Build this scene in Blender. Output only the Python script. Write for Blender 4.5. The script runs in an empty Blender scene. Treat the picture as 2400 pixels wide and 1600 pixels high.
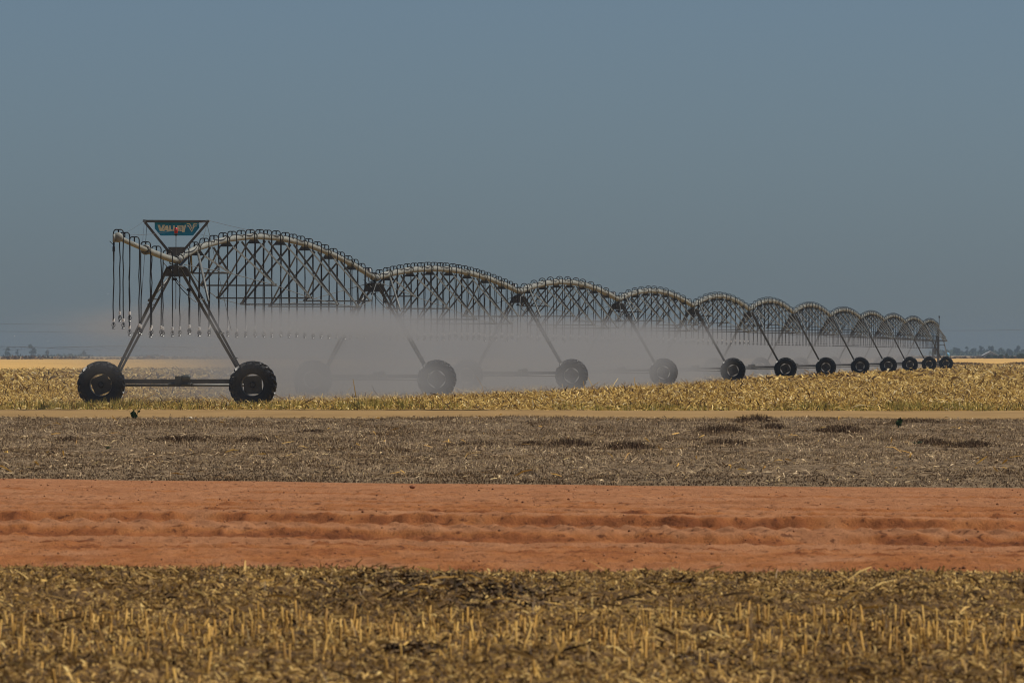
import bpy, math, random
import numpy as np
from mathutils import Vector, Matrix
random.seed(7)
RNG = np.random.default_rng(11)
SC = bpy.context.scene
COL = SC.collection
F = 21472.0            # focal length in photograph pixels
CAMH = 1.42
HY = 830.0             # horizon row
D1 = 244.0
R = math.radians

def at(px, D, z):      # world point at depth D, height z, column px
    return Vector(((px - 1200.0) * D / F, D, z))
def gd(py):            # ground depth of a row
    return CAMH * F / (py - HY)

# ------------------------------------------------------------------ materials
def new_mat(name):
    m = bpy.data.materials.new(name); m.use_nodes = True
    nt = m.node_tree; b = nt.nodes['Principled BSDF']
    return m, nt, b
def ramp(nt, stops, src=None, interp='LINEAR'):
    r = nt.nodes.new('ShaderNodeValToRGB'); cr = r.color_ramp; cr.interpolation = interp
    while len(cr.elements) < len(stops): cr.elements.new(0.5)
    for e, (p, c) in zip(cr.elements, stops):
        e.position = p; e.color = (c[0], c[1], c[2], 1)
    if src is not None: nt.links.new(src, r.inputs[0])
    return r
def noise(nt, scale, detail=4, rough=.55, vec=None, dist=0):
    n = nt.nodes.new('ShaderNodeTexNoise'); n.inputs['Scale'].default_value = scale
    n.inputs['Detail'].default_value = detail; n.inputs['Roughness'].default_value = rough
    n.inputs['Distortion'].default_value = dist
    if vec is not None: nt.links.new(vec, n.inputs['Vector'])
    return n
def objco(nt, scale=(1, 1, 1)):
    t = nt.nodes.new('ShaderNodeTexCoord'); mp = nt.nodes.new('ShaderNodeMapping')
    mp.inputs['Scale'].default_value = scale
    nt.links.new(t.outputs['Object'], mp.inputs['Vector'])
    return mp.outputs['Vector']
def plain(name, col, rough=.6, metal=0, var=.25, scale=6, bump=0, spec=.5):
    m, nt, b = new_mat(name)
    v = objco(nt)
    n = noise(nt, scale, 5, .6, v)
    lo = [c * (1 - var) for c in col]; hi = [min(1, c * (1 + var)) for c in col]
    r = ramp(nt, [(.3, lo), (.7, hi)], n.outputs['Fac'])
    nt.links.new(r.outputs[0], b.inputs['Base Color'])
    b.inputs['Roughness'].default_value = rough; b.inputs['Metallic'].default_value = metal
    b.inputs['Specular IOR Level'].default_value = spec
    if bump:
        bp = nt.nodes.new('ShaderNodeBump'); bp.inputs['Strength'].default_value = bump
        bp.inputs['Distance'].default_value = .02
        nt.links.new(n.outputs['Fac'], bp.inputs['Height']); nt.links.new(bp.outputs[0], b.inputs['Normal'])
    return m
def island(name, stops, rough=.8, trans=0.0, spec=.25, patch=None):
    """random colour for each loose piece of a mesh, optional large patches"""
    m, nt, b = new_mat(name)
    g = nt.nodes.new('ShaderNodeNewGeometry')
    r = ramp(nt, stops, g.outputs['Random Per Island'])
    out = r.outputs[0]
    if patch:
        sc, lo, hi = patch
        n = noise(nt, 1.0, 4, .6, objco(nt, sc))
        pr = ramp(nt, [(.35, lo), (.62, hi)], n.outputs['Fac'])
        mx = nt.nodes.new('ShaderNodeMix'); mx.data_type = 'RGBA'; mx.blend_type = 'MULTIPLY'
        mx.inputs['Factor'].default_value = 1
        nt.links.new(out, mx.inputs['A']); nt.links.new(pr.outputs[0], mx.inputs['B'])
        out = mx.outputs['Result']
    nt.links.new(out, b.inputs['Base Color'])
    b.inputs['Roughness'].default_value = rough; b.inputs['Specular IOR Level'].default_value = spec
    if trans:
        tr = nt.nodes.new('ShaderNodeBsdfTranslucent'); ms = nt.nodes.new('ShaderNodeMixShader')
        ms.inputs[0].default_value = trans
        nt.links.new(out, tr.inputs['Color'])
        nt.links.new(b.outputs[0], ms.inputs[1]); nt.links.new(tr.outputs[0], ms.inputs[2])
        nt.links.new(ms.outputs[0], nt.nodes['Material Output'].inputs['Surface'])
    return m

M = {}
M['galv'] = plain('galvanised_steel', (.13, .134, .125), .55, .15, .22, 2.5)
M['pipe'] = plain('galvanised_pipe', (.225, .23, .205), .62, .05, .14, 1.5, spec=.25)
M['strut_dark'] = plain('shaded_steel_angle', (.11, .11, .105), .5, .3, .25, 3)  # darker copy of the strut steel, shade of the left struts in its colour
M['galv_dark'] = plain('weathered_steel', (.085, .085, .08), .5, .2, .3, 3)
M['leg'] = plain('leg_steel', (.12, .122, .115), .5, .2, .3, 3)
M['hose'] = plain('black_hose', (.012, .012, .013), .5, 0, .2, 9, spec=.35)
M['rubber'] = plain('wet_tyre_rubber', (.008, .008, .009), .38, 0, .5, 12, .35, spec=.22)
M['rim'] = plain('rim_steel', (.40, .41, .38), .35, .6, .2, 4)
M['disc'] = plain('wheel_disc_steel', (.035, .035, .032), .6, .0, .4, 6)
M['white'] = plain('white_plastic', (.72, .72, .70), .4, 0, .06, 3)
M['weight'] = plain('black_plastic', (.015, .015, .015), .35, 0, .2, 8)
M['teal'] = plain('teal_sign_face', (.010, .26, .44), .45, 0, .35, 3.5)
M['cream'] = plain('cream_lettering', (.9, .86, .6), .5, 0, .2, 14)
M['red'] = plain('red_lens', (.5, .015, .01), .3, 0, .3, 20)
M['motor'] = plain('motor_housing', (.05, .055, .05), .5, .1, .3, 8)
M['wire'] = plain('steel_cable', (.12, .12, .12), .4, .6, .1, 8)

# ------------------------------------------------------------------ mesh builder
class MB:
    def __init__(s): s.v = []; s.f = []
    def quadbox(s, c8):
        n = len(s.v); s.v += [tuple(c) for c in c8]
        for q in ((0,3,2,1),(4,5,6,7),(0,1,5,4),(1,2,6,5),(2,3,7,6),(3,0,4,7)):
            s.f.append(tuple(n + i for i in q))
    def box(s, c, ax, ay, az):   # centre and three half-axis vectors
        c = Vector(c)
        s.quadbox([c-ax-ay-az, c+ax-ay-az, c+ax+ay-az, c-ax+ay-az, c-ax-ay+az, c+ax-ay+az, c+ax+ay+az, c-ax+ay+az])
    def bar(s, p, q, w, h=None):
        h = h or w
        p = Vector(p); q = Vector(q); d = (q - p)
        if d.length < 1e-6: return
        dn = d.normalized(); up = Vector((0, 0, 1))
        if abs(dn.z) > .95: up = Vector((0, 1, 0))
        sx = dn.cross(up).normalized(); sy = sx.cross(dn).normalized()
        s.box((p + q) / 2, d / 2, sx * w / 2, sy * h / 2)
    def angle(s, p, q, w, t=.008, flip=1):   # steel angle: two thin flanges
        p = Vector(p); q = Vector(q); d = (q - p); dn = d.normalized(); up = Vector((0, 0, 1))
        sx = dn.cross(up).normalized() * flip; sy = Vector(sx.cross(dn)).normalized()
        if sy.z < 0: sy = -sy
        c = (p + q) / 2
        s.box(c, d / 2, sx * w / 2, sy * t / 2)
        s.box(c + sx * (w / 2 - t / 2) - sy * (w / 2 + t / 2), d / 2, sx * t / 2, sy * w / 2)
    def tube(s, pts, r, n=8, cap=True):
        pts = [Vector(p) for p in pts]; base = len(s.v); N = len(pts)
        rs = r if isinstance(r, (list, tuple)) else [r] * N
        ref = None
        for i, p in enumerate(pts):
            a = pts[max(0, i-1)]; b = pts[min(N-1, i+1)]; t = (b - a).normalized()
            if ref is None:
                ref = Vector((0, 0, 1)) if abs(t.z) < .9 else Vector((1, 0, 0))
            x = t.cross(ref)
            if x.length < 1e-4: x = t.orthogonal()
            x.normalize(); y = x.cross(t).normalized(); ref = y
            for k in range(n):
                an = 2 * math.pi * k / n
                s.v.append(tuple(p + x * math.cos(an) * rs[i] + y * math.sin(an) * rs[i]))
        for i in range(N - 1):
            for k in range(n):
                a = base + i*n + k; b = base + i*n + (k+1) % n
                s.f.append((a, b, b + n, a + n))
        if cap:
            s.f.append(tuple(base + k for k in range(n))[::-1])
            s.f.append(tuple(base + (N-1)*n + k for k in range(n)))
    def prism(s, poly, o, ax, ay, th):   # flat polygon in the plane (ax, ay) with thickness vector th
        n = len(poly); b = len(s.v); o = Vector(o)
        for sgn in (0, 1):
            for (a, c) in poly: s.v.append(tuple(o + ax * a + ay * c + th * sgn))
        s.f.append(tuple(range(b, b + n))[::-1]); s.f.append(tuple(range(b + n, b + 2*n)))
        for i in range(n):
            j = (i + 1) % n; s.f.append((b + i, b + j, b + n + j, b + n + i))
    def lathe(s, prof, c, axis, e1, e2, n=32, closed=False):   # prof: (axial, radius)
        b = len(s.v); c = Vector(c)
        for (a, r) in prof:
            for k in range(n):
                an = 2*math.pi*k/n
                s.v.append(tuple(c + axis*a + e1*math.cos(an)*r + e2*math.sin(an)*r))
        P = len(prof)
        for i in range(P if closed else P - 1):
            j = (i + 1) % P
            for k in range(n):
                k2 = (k+1) % n
                s.f.append((b+i*n+k, b+i*n+k2, b+j*n+k2, b+j*n+k))
    def ico(s, c, r, sq=(1,1,1)):
        b = len(s.v); g = (1+5**.5)/2
        vs = [(-1,g,0),(1,g,0),(-1,-g,0),(1,-g,0),(0,-1,g),(0,1,g),(0,-1,-g),(0,1,-g),(g,0,-1),(g,0,1),(-g,0,-1),(-g,0,1)]
        for v in vs:
            v = Vector(v).normalized(); s.v.append((c[0]+v.x*r*sq[0], c[1]+v.y*r*sq[1], c[2]+v.z*r*sq[2]))
        for f in [(0,11,5),(0,5,1),(0,1,7),(0,7,10),(0,10,11),(1,5,9),(5,11,4),(11,10,2),(10,7,6),(7,1,8),(3,9,4),(3,4,2),(3,2,6),(3,6,8),(3,8,9),(4,9,5),(2,4,11),(6,2,10),(8,6,7),(9,8,1)]:
            s.f.append(tuple(b+i for i in f))
    def build(s, name, mat, parent=None, smooth=False, origin=None):
        me = bpy.data.meshes.new(name)
        o = Vector((0,0,0))
        if origin is not None:
            o = Vector(origin)
            if parent is not None:
                vs = s.v
            vs = [(v[0]-o.x, v[1]-o.y, v[2]-o.z) for v in s.v]
        else: vs = s.v
        me.from_pydata(vs, [], s.f); me.update()
        me.materials.append(mat)
        ob = bpy.data.objects.new(name, me); COL.objects.link(ob)
        if smooth:
            me.shade_smooth()
        if parent is not None:
            ob.parent = parent
            po = Vector(parent.get('_o', (0,0,0)))
            ob.location = o - po
        else: ob.location = o
        ORIG[ob.name] = o
        return ob
ORIG = {}
def child(mb, name, mat, parent, origin, smooth=False):
    """part whose vertices are given in world coordinates; origin = its own pivot"""
    o = Vector(origin)
    me = bpy.data.meshes.new(name)
    me.from_pydata([(v[0]-o.x, v[1]-o.y, v[2]-o.z) for v in mb.v], [], mb.f); me.update()
    me.materials.append(mat)
    if smooth: me.shade_smooth()
    ob = bpy.data.objects.new(name, me); COL.objects.link(ob)
    if parent is not None:
        ob.parent = parent; ob.location = o - ORIG[parent.name]
    else: ob.location = o
    ORIG[ob.name] = o
    return ob
def empty(name, loc, label, cat, group=None):
    e = bpy.data.objects.new(name, None); COL.objects.link(e); e.location = loc; e.empty_display_size = .3
    ORIG[e.name] = Vector(loc)
    tag(e, label, cat, group); return e
def tag(o, label, cat, group=None, kind=None):
    o['label'] = label; o['category'] = cat
    if group: o['group'] = group
    if kind: o['kind'] = kind
def struct(o, label=None, cat=None):
    o['kind'] = 'structure'
    if label: o['label'] = label; o['category'] = cat or 'ground'

def npmesh(name, V, FI, mat, nper, smooth=False):
    """V (n,3) array, FI (m,nper) index array"""
    me = bpy.data.meshes.new(name)
    me.vertices.add(len(V)); me.vertices.foreach_set('co', V.astype(np.float32).ravel())
    m = len(FI); me.loops.add(m * nper); me.loops.foreach_set('vertex_index', FI.astype(np.int32).ravel())
    me.polygons.add(m)
    me.polygons.foreach_set('loop_start', (np.arange(m) * nper).astype(np.int32))
    me.update(calc_edges=True)
    me.materials.append(mat)
    if smooth: me.shade_smooth()
    ob = bpy.data.objects.new(name, me); COL.objects.link(ob)
    return ob

# value noise on numpy arrays
TAB = np.random.default_rng(5).random((256, 256))
def vn(x, y):
    xi = np.floor(x).astype(int); yi = np.floor(y).astype(int); fx = x - xi; fy = y - yi
    fx = fx*fx*(3-2*fx); fy = fy*fy*(3-2*fy)
    a = TAB[xi % 256, yi % 256]; b = TAB[(xi+1) % 256, yi % 256]; c = TAB[xi % 256, (yi+1) % 256]; d = TAB[(xi+1) % 256, (yi+1) % 256]
    return (a*(1-fx)+b*fx)*(1-fy) + (c*(1-fx)+d*fx)*fy - .5
def fbm(x, y, o=4, g=.5):
    s = 0; a = 1
    for i in range(o):
        s = s + a * vn(x * 2**i + 17*i, y * 2**i + 31*i); a *= g
    return s

# ------------------------------------------------------------------ ground
E1 = lambda X: 59.8 - .18 * X + .9 * fbm(X*.9, X*0 + 2.5, 3)
E2 = lambda X: 100.5 - .65 * np.clip(X, -22, 22) + 1.3 * fbm(X*.35, X*0 + 6.5, 4)
E3 = lambda X: 202 - .24 * np.clip(X, -60, 60) + 7 * fbm(X*.22, X*0 + 9.5, 4)
E4 = lambda X: 231.5 - .13 * np.clip(X, -90, 90) + 2.5 * fbm(X*.25, X*0 + 12.5, 4)
E5 = lambda X: np.clip(760 + 400 * (X + 45) / 105, 700, 1300)

def z_fore(X, Y):
    z = .05 * fbm(X*.9, Y*.35, 3) + .07 * fbm(X*3.2+9, Y*1.1, 3) + .03 * fbm(X*13, Y*5, 2)
    z += .05 * np.exp(-((Y - 52.5)/1.6)**2) * (.7 + 2.2*vn(X*1.3, Y*.3))        # ragged heap line
    z += .09 * np.exp(-((Y - 53.5)/1.3)**2 - ((X + .55)/.6)**2) * (1 + 1.2*vn(X*9, Y*3))
    return z*np.clip((E1(X) - Y)/3.0, 0, 1) - .004
def road_w(X, Y):
    v = (Y - E1(X)) / (E2(X) - E1(X)) * 41.0       # metres from the near edge
    return v, v + .16 * fbm(X*.3, v*.06, 3) + .24*X*(1 - v/41*.8)
def loose(X, Y):                                    # 0 compacted dust .. 1 churned soil, rut and step shade painted in
    v, w = road_w(X, Y)
    g = lambda c, s: np.exp(-np.abs((w - c)/s)**4)
    k = .30/(1+np.exp((w-7.5)/.8)) + .6*g(8.4, .8) + .9*g(10.5, .45) + .4*g(6.6, .3) + .35*g(7.9, .15) + .45*g(13.3, .35) + .6*g(16.25, .2) + .5*g(21.3, .2) + .35*g(31.5, .4) + .4*g(26, .3) + .55*g(15.0, 1.2) + .6*g(19.8, 1.5) + .4*g(23.5, 1.6) + .3*g(28.3, .5)
    return np.clip(k*(.72 + .9*fbm(X*3.0, Y*.55, 4, .6)) + .08 + .25*fbm(X*.9, Y*.9, 4, .6), 0, 1)
def z_road(X, Y):
    v, w = road_w(X, Y)
    g = lambda c, s, h: h * np.exp(-((w - c)/s)**2)
    st = lambda c, s: 1/(1+np.exp(-(w-c)/s))
    z = .022*(st(4.6,.08)-st(5.6,.4)) + .022*(st(7.0,.07)-st(7.8,.4)) + g(8.9, .8, -.04) + .025*(st(13.6,.06)-st(14.2,.3)) + .075*(st(10.9, .08) - st(12.9, .5))      # rut, then a sharp cut step
    z += .085*(st(16.3, .08) - st(18.2, .5)) + .05*(st(21.4, .08) - st(23.0, .6)) + g(20.2, .9, -.04) + g(14.8, .9, -.03) + .03*(st(25.3,.15)-st(27.5,.8)) + g(31, 2.4, .03)
    lug = np.clip(np.sin((X*1.0 + .12*v) * 2*math.pi/.25 + .8*vn(X*.8, v*.5)), -.3, 1)
    z += g(11.9, .8, .038) * lug * (.45 + 1.2*np.abs(vn(X*.6, v*.2+4)))
    lug2 = np.clip(np.sin((X*1.0 - .15*v) * 2*math.pi/.31), -.2, 1)
    z += g(19.3, .8, .018) * lug2
    z += .028*(st(24.6,.07)-st(25.1,.3)) + .03*(st(27.4,.08)-st(28.1,.3)) + .022*(st(33.0,.08)-st(33.8,.4)) + .018*(st(2.6,.06)-st(3.2,.3)) + .02*(st(9.6,.05)-st(10.0,.2))
    k = loose(X, Y)
    z += k * (.020 * fbm(X*4.5, Y*1.6, 3, .6) + .040 * fbm(X*9, Y*4.5, 3, .7))
    z += .018 * fbm(X*8, Y*4.2, 3, .7) + .03 * fbm(X*.15, Y*.12, 2)
    return 1.05*z*np.clip(v/1.5, 0, 1)*np.clip((E2(X)-Y)/3, 0, 1)
def z_grass(X, Y):
    return np.clip((Y-E2(X))/4, 0, 1)*np.clip((E3(X)-Y)/6, 0, 1)*(.12 * fbm(X*.12, Y*.05, 3) + .07 * fbm(X*.8+3, Y*.22, 3) + .03*fbm(X*4, Y*1.2, 2)) - .004
def z_track(X, Y):
    return .02 * fbm(X*.1, Y*.2, 3) + .035*np.exp(-((Y-E3(X)-13)/3.)**2) + .008*fbm(X*3, Y*.6, 2)
def z_field(X, Y):
    k = np.clip((Y - 231)/6, 0, 1)
    return k * (.05 * fbm(X*.25, Y*.06, 3) + .05 * fbm(X*1.3, Y*.25, 3) + .02)
def z_far(X, Y):
    rise = np.clip((Y - 1000)/2600, 0, 1)
    side = np.clip((X/np.maximum(Y,1) + .02)/.06, 0, 1)
    return .05 + .35*rise*side + .12 * fbm(X*.02, Y*.004, 2)

def sheet(name, lo, hi, zf, nx, ny, mat, wa, wb, label, powr=1.0, dz=0.0):
    """fan shaped sheet between two boundary curves; half width wa + wb*Y"""
    t = np.linspace(0, 1, ny)[:, None] ** powr; s = np.linspace(-1, 1, nx)[None, :]
    Ym = lo(0*s) + (hi(0*s) - lo(0*s)) * t
    X = s * (wa + wb * Ym)
    Y = lo(X) + (hi(X) - lo(X)) * t
    Z = zf(X, Y) + dz
    V = np.stack([X, Y + 0*X, Z], -1).reshape(-1, 3)
    i = np.arange(ny-1)[:, None]*nx + np.arange(nx-1)[None, :]
    FI = np.stack([i, i+1, i+1+nx, i+nx], -1).reshape(-1, 4)
    ob = npmesh(name, V, FI, mat, 4, True); struct(ob, label)
    return ob

def soil(name, stops, sc, detail=6, bump=.3, dist=.03, sc2=None, stops2=None, rough=.95):
    m, nt, b = new_mat(name)
    n = noise(nt, 1.0, detail, .62, objco(nt, sc))
    r = ramp(nt, stops, n.outputs['Fac']); out = r.outputs[0]
    if sc2:
        n2 = noise(nt, 1.0, 5, .6, objco(nt, sc2))
        r2 = ramp(nt, stops2, n2.outputs['Fac'])
        mx = nt.nodes.new('ShaderNodeMix'); mx.data_type = 'RGBA'; mx.blend_type = 'MULTIPLY'; mx.inputs['Factor'].default_value = 1
        nt.links.new(out, mx.inputs['A']); nt.links.new(r2.outputs[0], mx.inputs['B']); out = mx.outputs['Result']
    nt.links.new(out, b.inputs['Base Color']); b.inputs['Roughness'].default_value = rough
    b.inputs['Specular IOR Level'].default_value = .15
    bp = nt.nodes.new('ShaderNodeBump'); bp.inputs['Strength'].default_value = bump; bp.inputs['Distance'].default_value = dist
    nt.links.new(n.outputs['Fac'], bp.inputs['Height']); nt.links.new(bp.outputs[0], b.inputs['Normal'])
    return m
M['fore'] = soil('dark_field_soil', [(.3, (.045, .025, .009)), (.7, (.15, .086, .032))], (5, 2, 5))
M['road'] = soil('red_dirt', [(.25, (.235, .088, .030)), (.5, (.315, .128, .048)), (.75, (.385, .172, .072))], (1.8, .8, 1), 9, .9, .03,
                 (13, 6, 6), [(.33, (.35, .28, .24)), (.43, (1, 1, 1)), (.66, (1, 1, 1)), (.72, (1.25, 1.3, 1.35))])
def add_loose_shade():
    nt = M['road'].node_tree; b = nt.nodes['Principled BSDF']; lk = b.inputs['Base Color'].links[0]; src = lk.from_socket
    at_ = nt.nodes.new('ShaderNodeAttribute'); at_.attribute_name = 'loose'
    r = ramp(nt, [(.1, (1.05, 1.13, 1.30)), (.35, (.98, .90, .74)), (.6, (.78, .64, .50)), (1, (.48, .36, .27))], at_.outputs['Fac'])  # dark end: churned soil plus painted shade of ruts and step faces
    m2 = nt.nodes.new('ShaderNodeMix'); m2.data_type = 'RGBA'; m2.blend_type = 'MULTIPLY'; m2.inputs['Factor'].default_value = 1
    nt.links.new(src, m2.inputs['A']); nt.links.new(r.outputs[0], m2.inputs['B']); nt.links.new(m2.outputs['Result'], b.inputs['Base Color'])
add_loose_shade()
def crumbs():
    nt = M['road'].node_tree; b = nt.nodes['Principled BSDF']; old = b.inputs['Normal'].links[0].from_node
    n = noise(nt, 1.0, 5, .75, objco(nt, (38, 15, 30)))
    bp = nt.nodes.new('ShaderNodeBump'); bp.inputs['Strength'].default_value = .9; bp.inputs['Distance'].default_value = .03
    nt.links.new(n.outputs['Fac'], bp.inputs['Height']); nt.links.new(old.outputs[0], bp.inputs['Normal']); nt.links.new(bp.outputs[0], b.inputs['Normal'])
crumbs()
M['verge'] = soil('grey_grass_soil', [(.35, (.045, .028, .014)), (.6, (.20, .14, .08))], (7, 2.2, 2), 8, .8, .05)
M['track'] = soil('tan_track_dirt', [(.3, (.22, .135, .05)), (.7, (.30, .19, .075))], (.5, .12, 1), 6, .3)
M['field'] = soil('residue_soil', [(.35, (.12, .07, .025)), (.6, (.40, .26, .09))], (6, .8, 6))
M['gold'] = soil('ripe_field', [(.3, (.45, .265, .072)), (.7, (.60, .37, .115))], (.08, .006, 1), 5, .1)
M['plain'] = soil('far_plain_soil', [(.3, (.22, .15, .07)), (.7, (.34, .23, .10))], (.02, .004, 1), 5, .1)

sheet('foreground_field', lambda X: 30 + 0*X, E1, z_fore, 420, 300, M['fore'], 6, .075, 'dark brown harvested field soil along the bottom edge')
road = sheet('dirt_road', E1, E2, z_road, 900, 820, M['road'], 5, .068, 'wide red dirt road with wheel ruts and lug prints')
_v = np.empty(len(road.data.vertices)*3, np.float32); road.data.vertices.foreach_get('co', _v); _v = _v.reshape(-1, 3)
_at = road.data.attributes.new('loose', 'FLOAT', 'POINT'); _at.data.foreach_set('value', loose(_v[:, 0].astype(float), _v[:, 1].astype(float)).astype(np.float32))
sheet('grass_verge', E2, E3, z_grass, 300, 380, M['verge'], 8, .075, 'grey brown strip of dry short grass')
sheet('farm_track', E3, E4, z_track, 160, 60, M['track'], 12, .075, 'smooth tan dirt track beside the crop field')
sheet('crop_field', E4, E5, z_field, 260, 420, M['field'], 14, .085, 'harvested crop field under the irrigation machine', 1.8)
sheet('golden_field', E5, lambda X: 2600 + 0*X, z_far, 120, 90, M['gold'], 30, .12, 'bright golden field beyond the crop residue')
sheet('far_plain', lambda X: 2600 + 0*X, lambda X: 6000 + 0*X, z_far, 80, 40, M['plain'], 60, .16, 'dull tan plain below the horizon')
g = MB(); g.v = [(-1100, -60, -.6), (1100, -60, -.6), (1100, 6000, -.6), (-1100, 6000, -.6)]; g.f = [(0, 1, 2, 3)]
struct(g.build('ground', M['plain']), 'flat dry land reaching the horizon')

# ------------------------------------------------------------------ litter, blades, stalks (numpy)
def scatter(n, y0f, y1f, wa, wb, powr=1.0):
    t = RNG.random(n) ** powr
    Ym = y0f(0.) + (y1f(0.) - y0f(0.)) * t
    X = (RNG.random(n)*2-1) * (wa + wb*Ym)
    Y = y0f(X) + (y1f(X) - y0f(X)) * t
    return X, Y
def flakes(X, Y, Z, L, W, pitch=.35, lift=.3):
    n = len(X); az = RNG.random(n)*2*math.pi; pt = RNG.normal(0, pitch, n); ro = RNG.normal(0, .8, n)
    d = np.stack([np.cos(az)*np.cos(pt), np.sin(az)*np.cos(pt), np.sin(pt)], -1)
    side = np.stack([-np.sin(az), np.cos(az), 0*az], -1)
    up = np.cross(d, side)
    sd = side*np.cos(ro)[:, None] + up*np.sin(ro)[:, None]
    nb = -side*np.sin(ro)[:, None] + up*np.cos(ro)[:, None]
    nb *= np.sign(nb[:, 2:3] + 1e-9)
    c = np.stack([X, Y, Z + np.abs(np.sin(pt))*L*.45 + .01], -1)
    bend = (RNG.random(n)*lift*L)[:, None]
    L = L[:, None]; W = W[:, None]
    V = np.stack([c-d*L/2-sd*W*.25, c-d*L/2+sd*W*.25, c+nb*bend-sd*W/2, c+nb*bend+sd*W/2, c+d*L/2-sd*W*.2, c+d*L/2+sd*W*.2], 1).reshape(-1, 3)
    b = (np.arange(n)*6)[:, None]
    FI = np.concatenate([b+np.array([0,1,3,2]), b+np.array([2,3,5,4])], 1).reshape(-1, 4)
    return V, FI
def blades(X, Y, Z, H, W, lean=.35, leandir=None):
    n = len(X); az = RNG.random(n)*2*math.pi; la = az if leandir is None else RNG.normal(leandir, .7, n)
    le = np.abs(RNG.normal(0, lean, n))
    fx = (RNG.random(n)-.5)*1.4
    side = np.stack([np.cos(fx), np.sin(fx), 0*fx], -1)*W[:, None]/2
    base = np.stack([X, Y, Z-.01], -1)
    l1 = np.stack([np.cos(la)*np.sin(le*.5), np.sin(la)*np.sin(le*.5), np.cos(le*.5)], -1)*H[:, None]*.55
    l2 = np.stack([np.cos(la)*np.sin(le*1.6), np.sin(la)*np.sin(le*1.6), np.cos(le*1.6)], -1)*H[:, None]*.45
    V = np.stack([base-side, base+side, base+l1-side*.75, base+l1+side*.75, base+l1+l2-side*.25, base+l1+l2+side*.25], 1).reshape(-1, 3)
    b = (np.arange(n)*6)[:, None]
    FI = np.concatenate([b+np.array([0,1,3,2]), b+np.array([2,3,5,4])], 1).reshape(-1, 4)
    return V, FI
def stalks(X, Y, Z, H, W, lean=.15):
    """cut stalks: square stems with slanted tops"""
    n = len(X); la = RNG.random(n)*2*math.pi; le = np.abs(RNG.normal(0, lean, n)); ro = RNG.random(n)*1.57
    dirv = np.stack([np.cos(la)*np.sin(le), np.sin(la)*np.sin(le), np.cos(le)], -1)*H[:, None]
    base = np.stack([X, Y, Z-.03], -1); out = []
    for k in range(4):
        a = ro + k*math.pi/2
        o = np.stack([np.cos(a), np.sin(a), 0*a], -1)*(W[:, None]/2)
        out.append(base+o)
    for k in range(4):
        a = ro + k*math.pi/2
        o = np.stack([np.cos(a), np.sin(a), .9*np.cos(a+la)], -1)*(W[:, None]/2*.85)
        out.append(base+dirv+o)
    V = np.stack(out, 1).reshape(-1, 3); b = (np.arange(n)*8)[:, None]
    FI = np.concatenate([b+np.array(q) for q in ((0,1,5,4),(1,2,6,5),(2,3,7,6),(3,0,4,7),(4,5,6,7))], 1).reshape(-1, 4)
    return V, FI
def join(parts):
    V = []; FI = []; o = 0
    for v, f in parts: V.append(v); FI.append(f + o); o += len(v)
    return np.concatenate(V), np.concatenate(FI)
def stuff(name, parts, mat, label, cat):
    V, FI = join(parts); ob = npmesh(name, V, FI, mat, 4); tag(ob, label, cat, kind='stuff'); return ob

M['litter_far'] = island('crop_residue', [(0, (.05, .028, .01)), (.22, (.18, .10, .028)), (.5, (.50, .33, .085)), (.8, (.76, .54, .165)), (.95, (.85, .66, .27)), (1, (.9, .8, .55))], .7, .25,
                         patch=((.25, .05, 1), (.72, .70, .66), (1.05, 1.05, 1.05)))
M['litter_fore'] = island('stubble_litter', [(0, (.035, .019, .008)), (.25, (.17, .098, .034)), (.6, (.44, .27, .088)), (.88, (.78, .50, .155)), (1, (.88, .64, .24))], .75, .3,
                          patch=((.9, .35, 1), (.5, .46, .42), (1.1, 1.1, 1.1)))
M['stalk'] = island('cut_stalk', [(0, (.36, .185, .035)), (.5, (.62, .345, .07)), (1, (.78, .49, .13))], .6, .2)
M['dry_blade'] = island('dry_grass_blade', [(0, (.05, .028, .014)), (.3, (.24, .165, .09)), (.7, (.60, .46, .29)), (.95, (.85, .67, .41)), (1, (.88, .68, .32))], .8, .25,
                        patch=((.8, .18, 1), (.42, .34, .26), (1.15, 1.12, 1.1)))
M['green_blade'] = island('green_grass_blade', [(0, (.05, .045, .014)), (.3, (.19, .17, .038)), (.6, (.42, .35, .08)), (.9, (.66, .49, .14)), (1, (.22, .26, .05))], .6, .3)
M['brush'] = island('dry_brush', [(0, (.05, .028, .014)), (.6, (.14, .082, .042)), (1, (.28, .19, .10))], .85, .1)
M['clod'] = island('soil_clod', [(0, (.10, .04, .02)), (.6, (.24, .09, .04)), (1, (.4, .2, .1))], .9)

# far residue
X, Y = scatter(90000, E4, lambda X: 300+0*X, 10, .060)
X2, Y2 = scatter(70000, lambda X: 300+0*X, lambda X: 460+0*X, 8, .062)
X3, Y3 = scatter(70000, lambda X: 460+0*X, E5, 8, .062)
def ln(n, a, b): return RNG.uniform(a, b, n)
P1 = flakes(X, Y, z_field(X, Y), ln(len(X), .05, .26), ln(len(X), .012, .042), .5, .45)
P2 = flakes(X2, Y2, z_field(X2, Y2), ln(len(X2), .08, .32), ln(len(X2), .02, .055), .5, .35)
P3 = flakes(X3, Y3, z_field(X3, Y3), ln(len(X3), .2, .6), ln(len(X3), .05, .14), .35, .3)
Xs, Ys = scatter(500, E4, lambda X: 420+0*X, 8, .06)
P4 = flakes(Xs, Ys, z_field(Xs, Ys)+.03, ln(500, .4, .75), ln(500, .02, .035), .5, .2)
stuff('crop_residue', [P1, P2, P3, P4], M['litter_far'], 'golden straw and leaf litter covering the crop field', 'straw')
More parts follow.
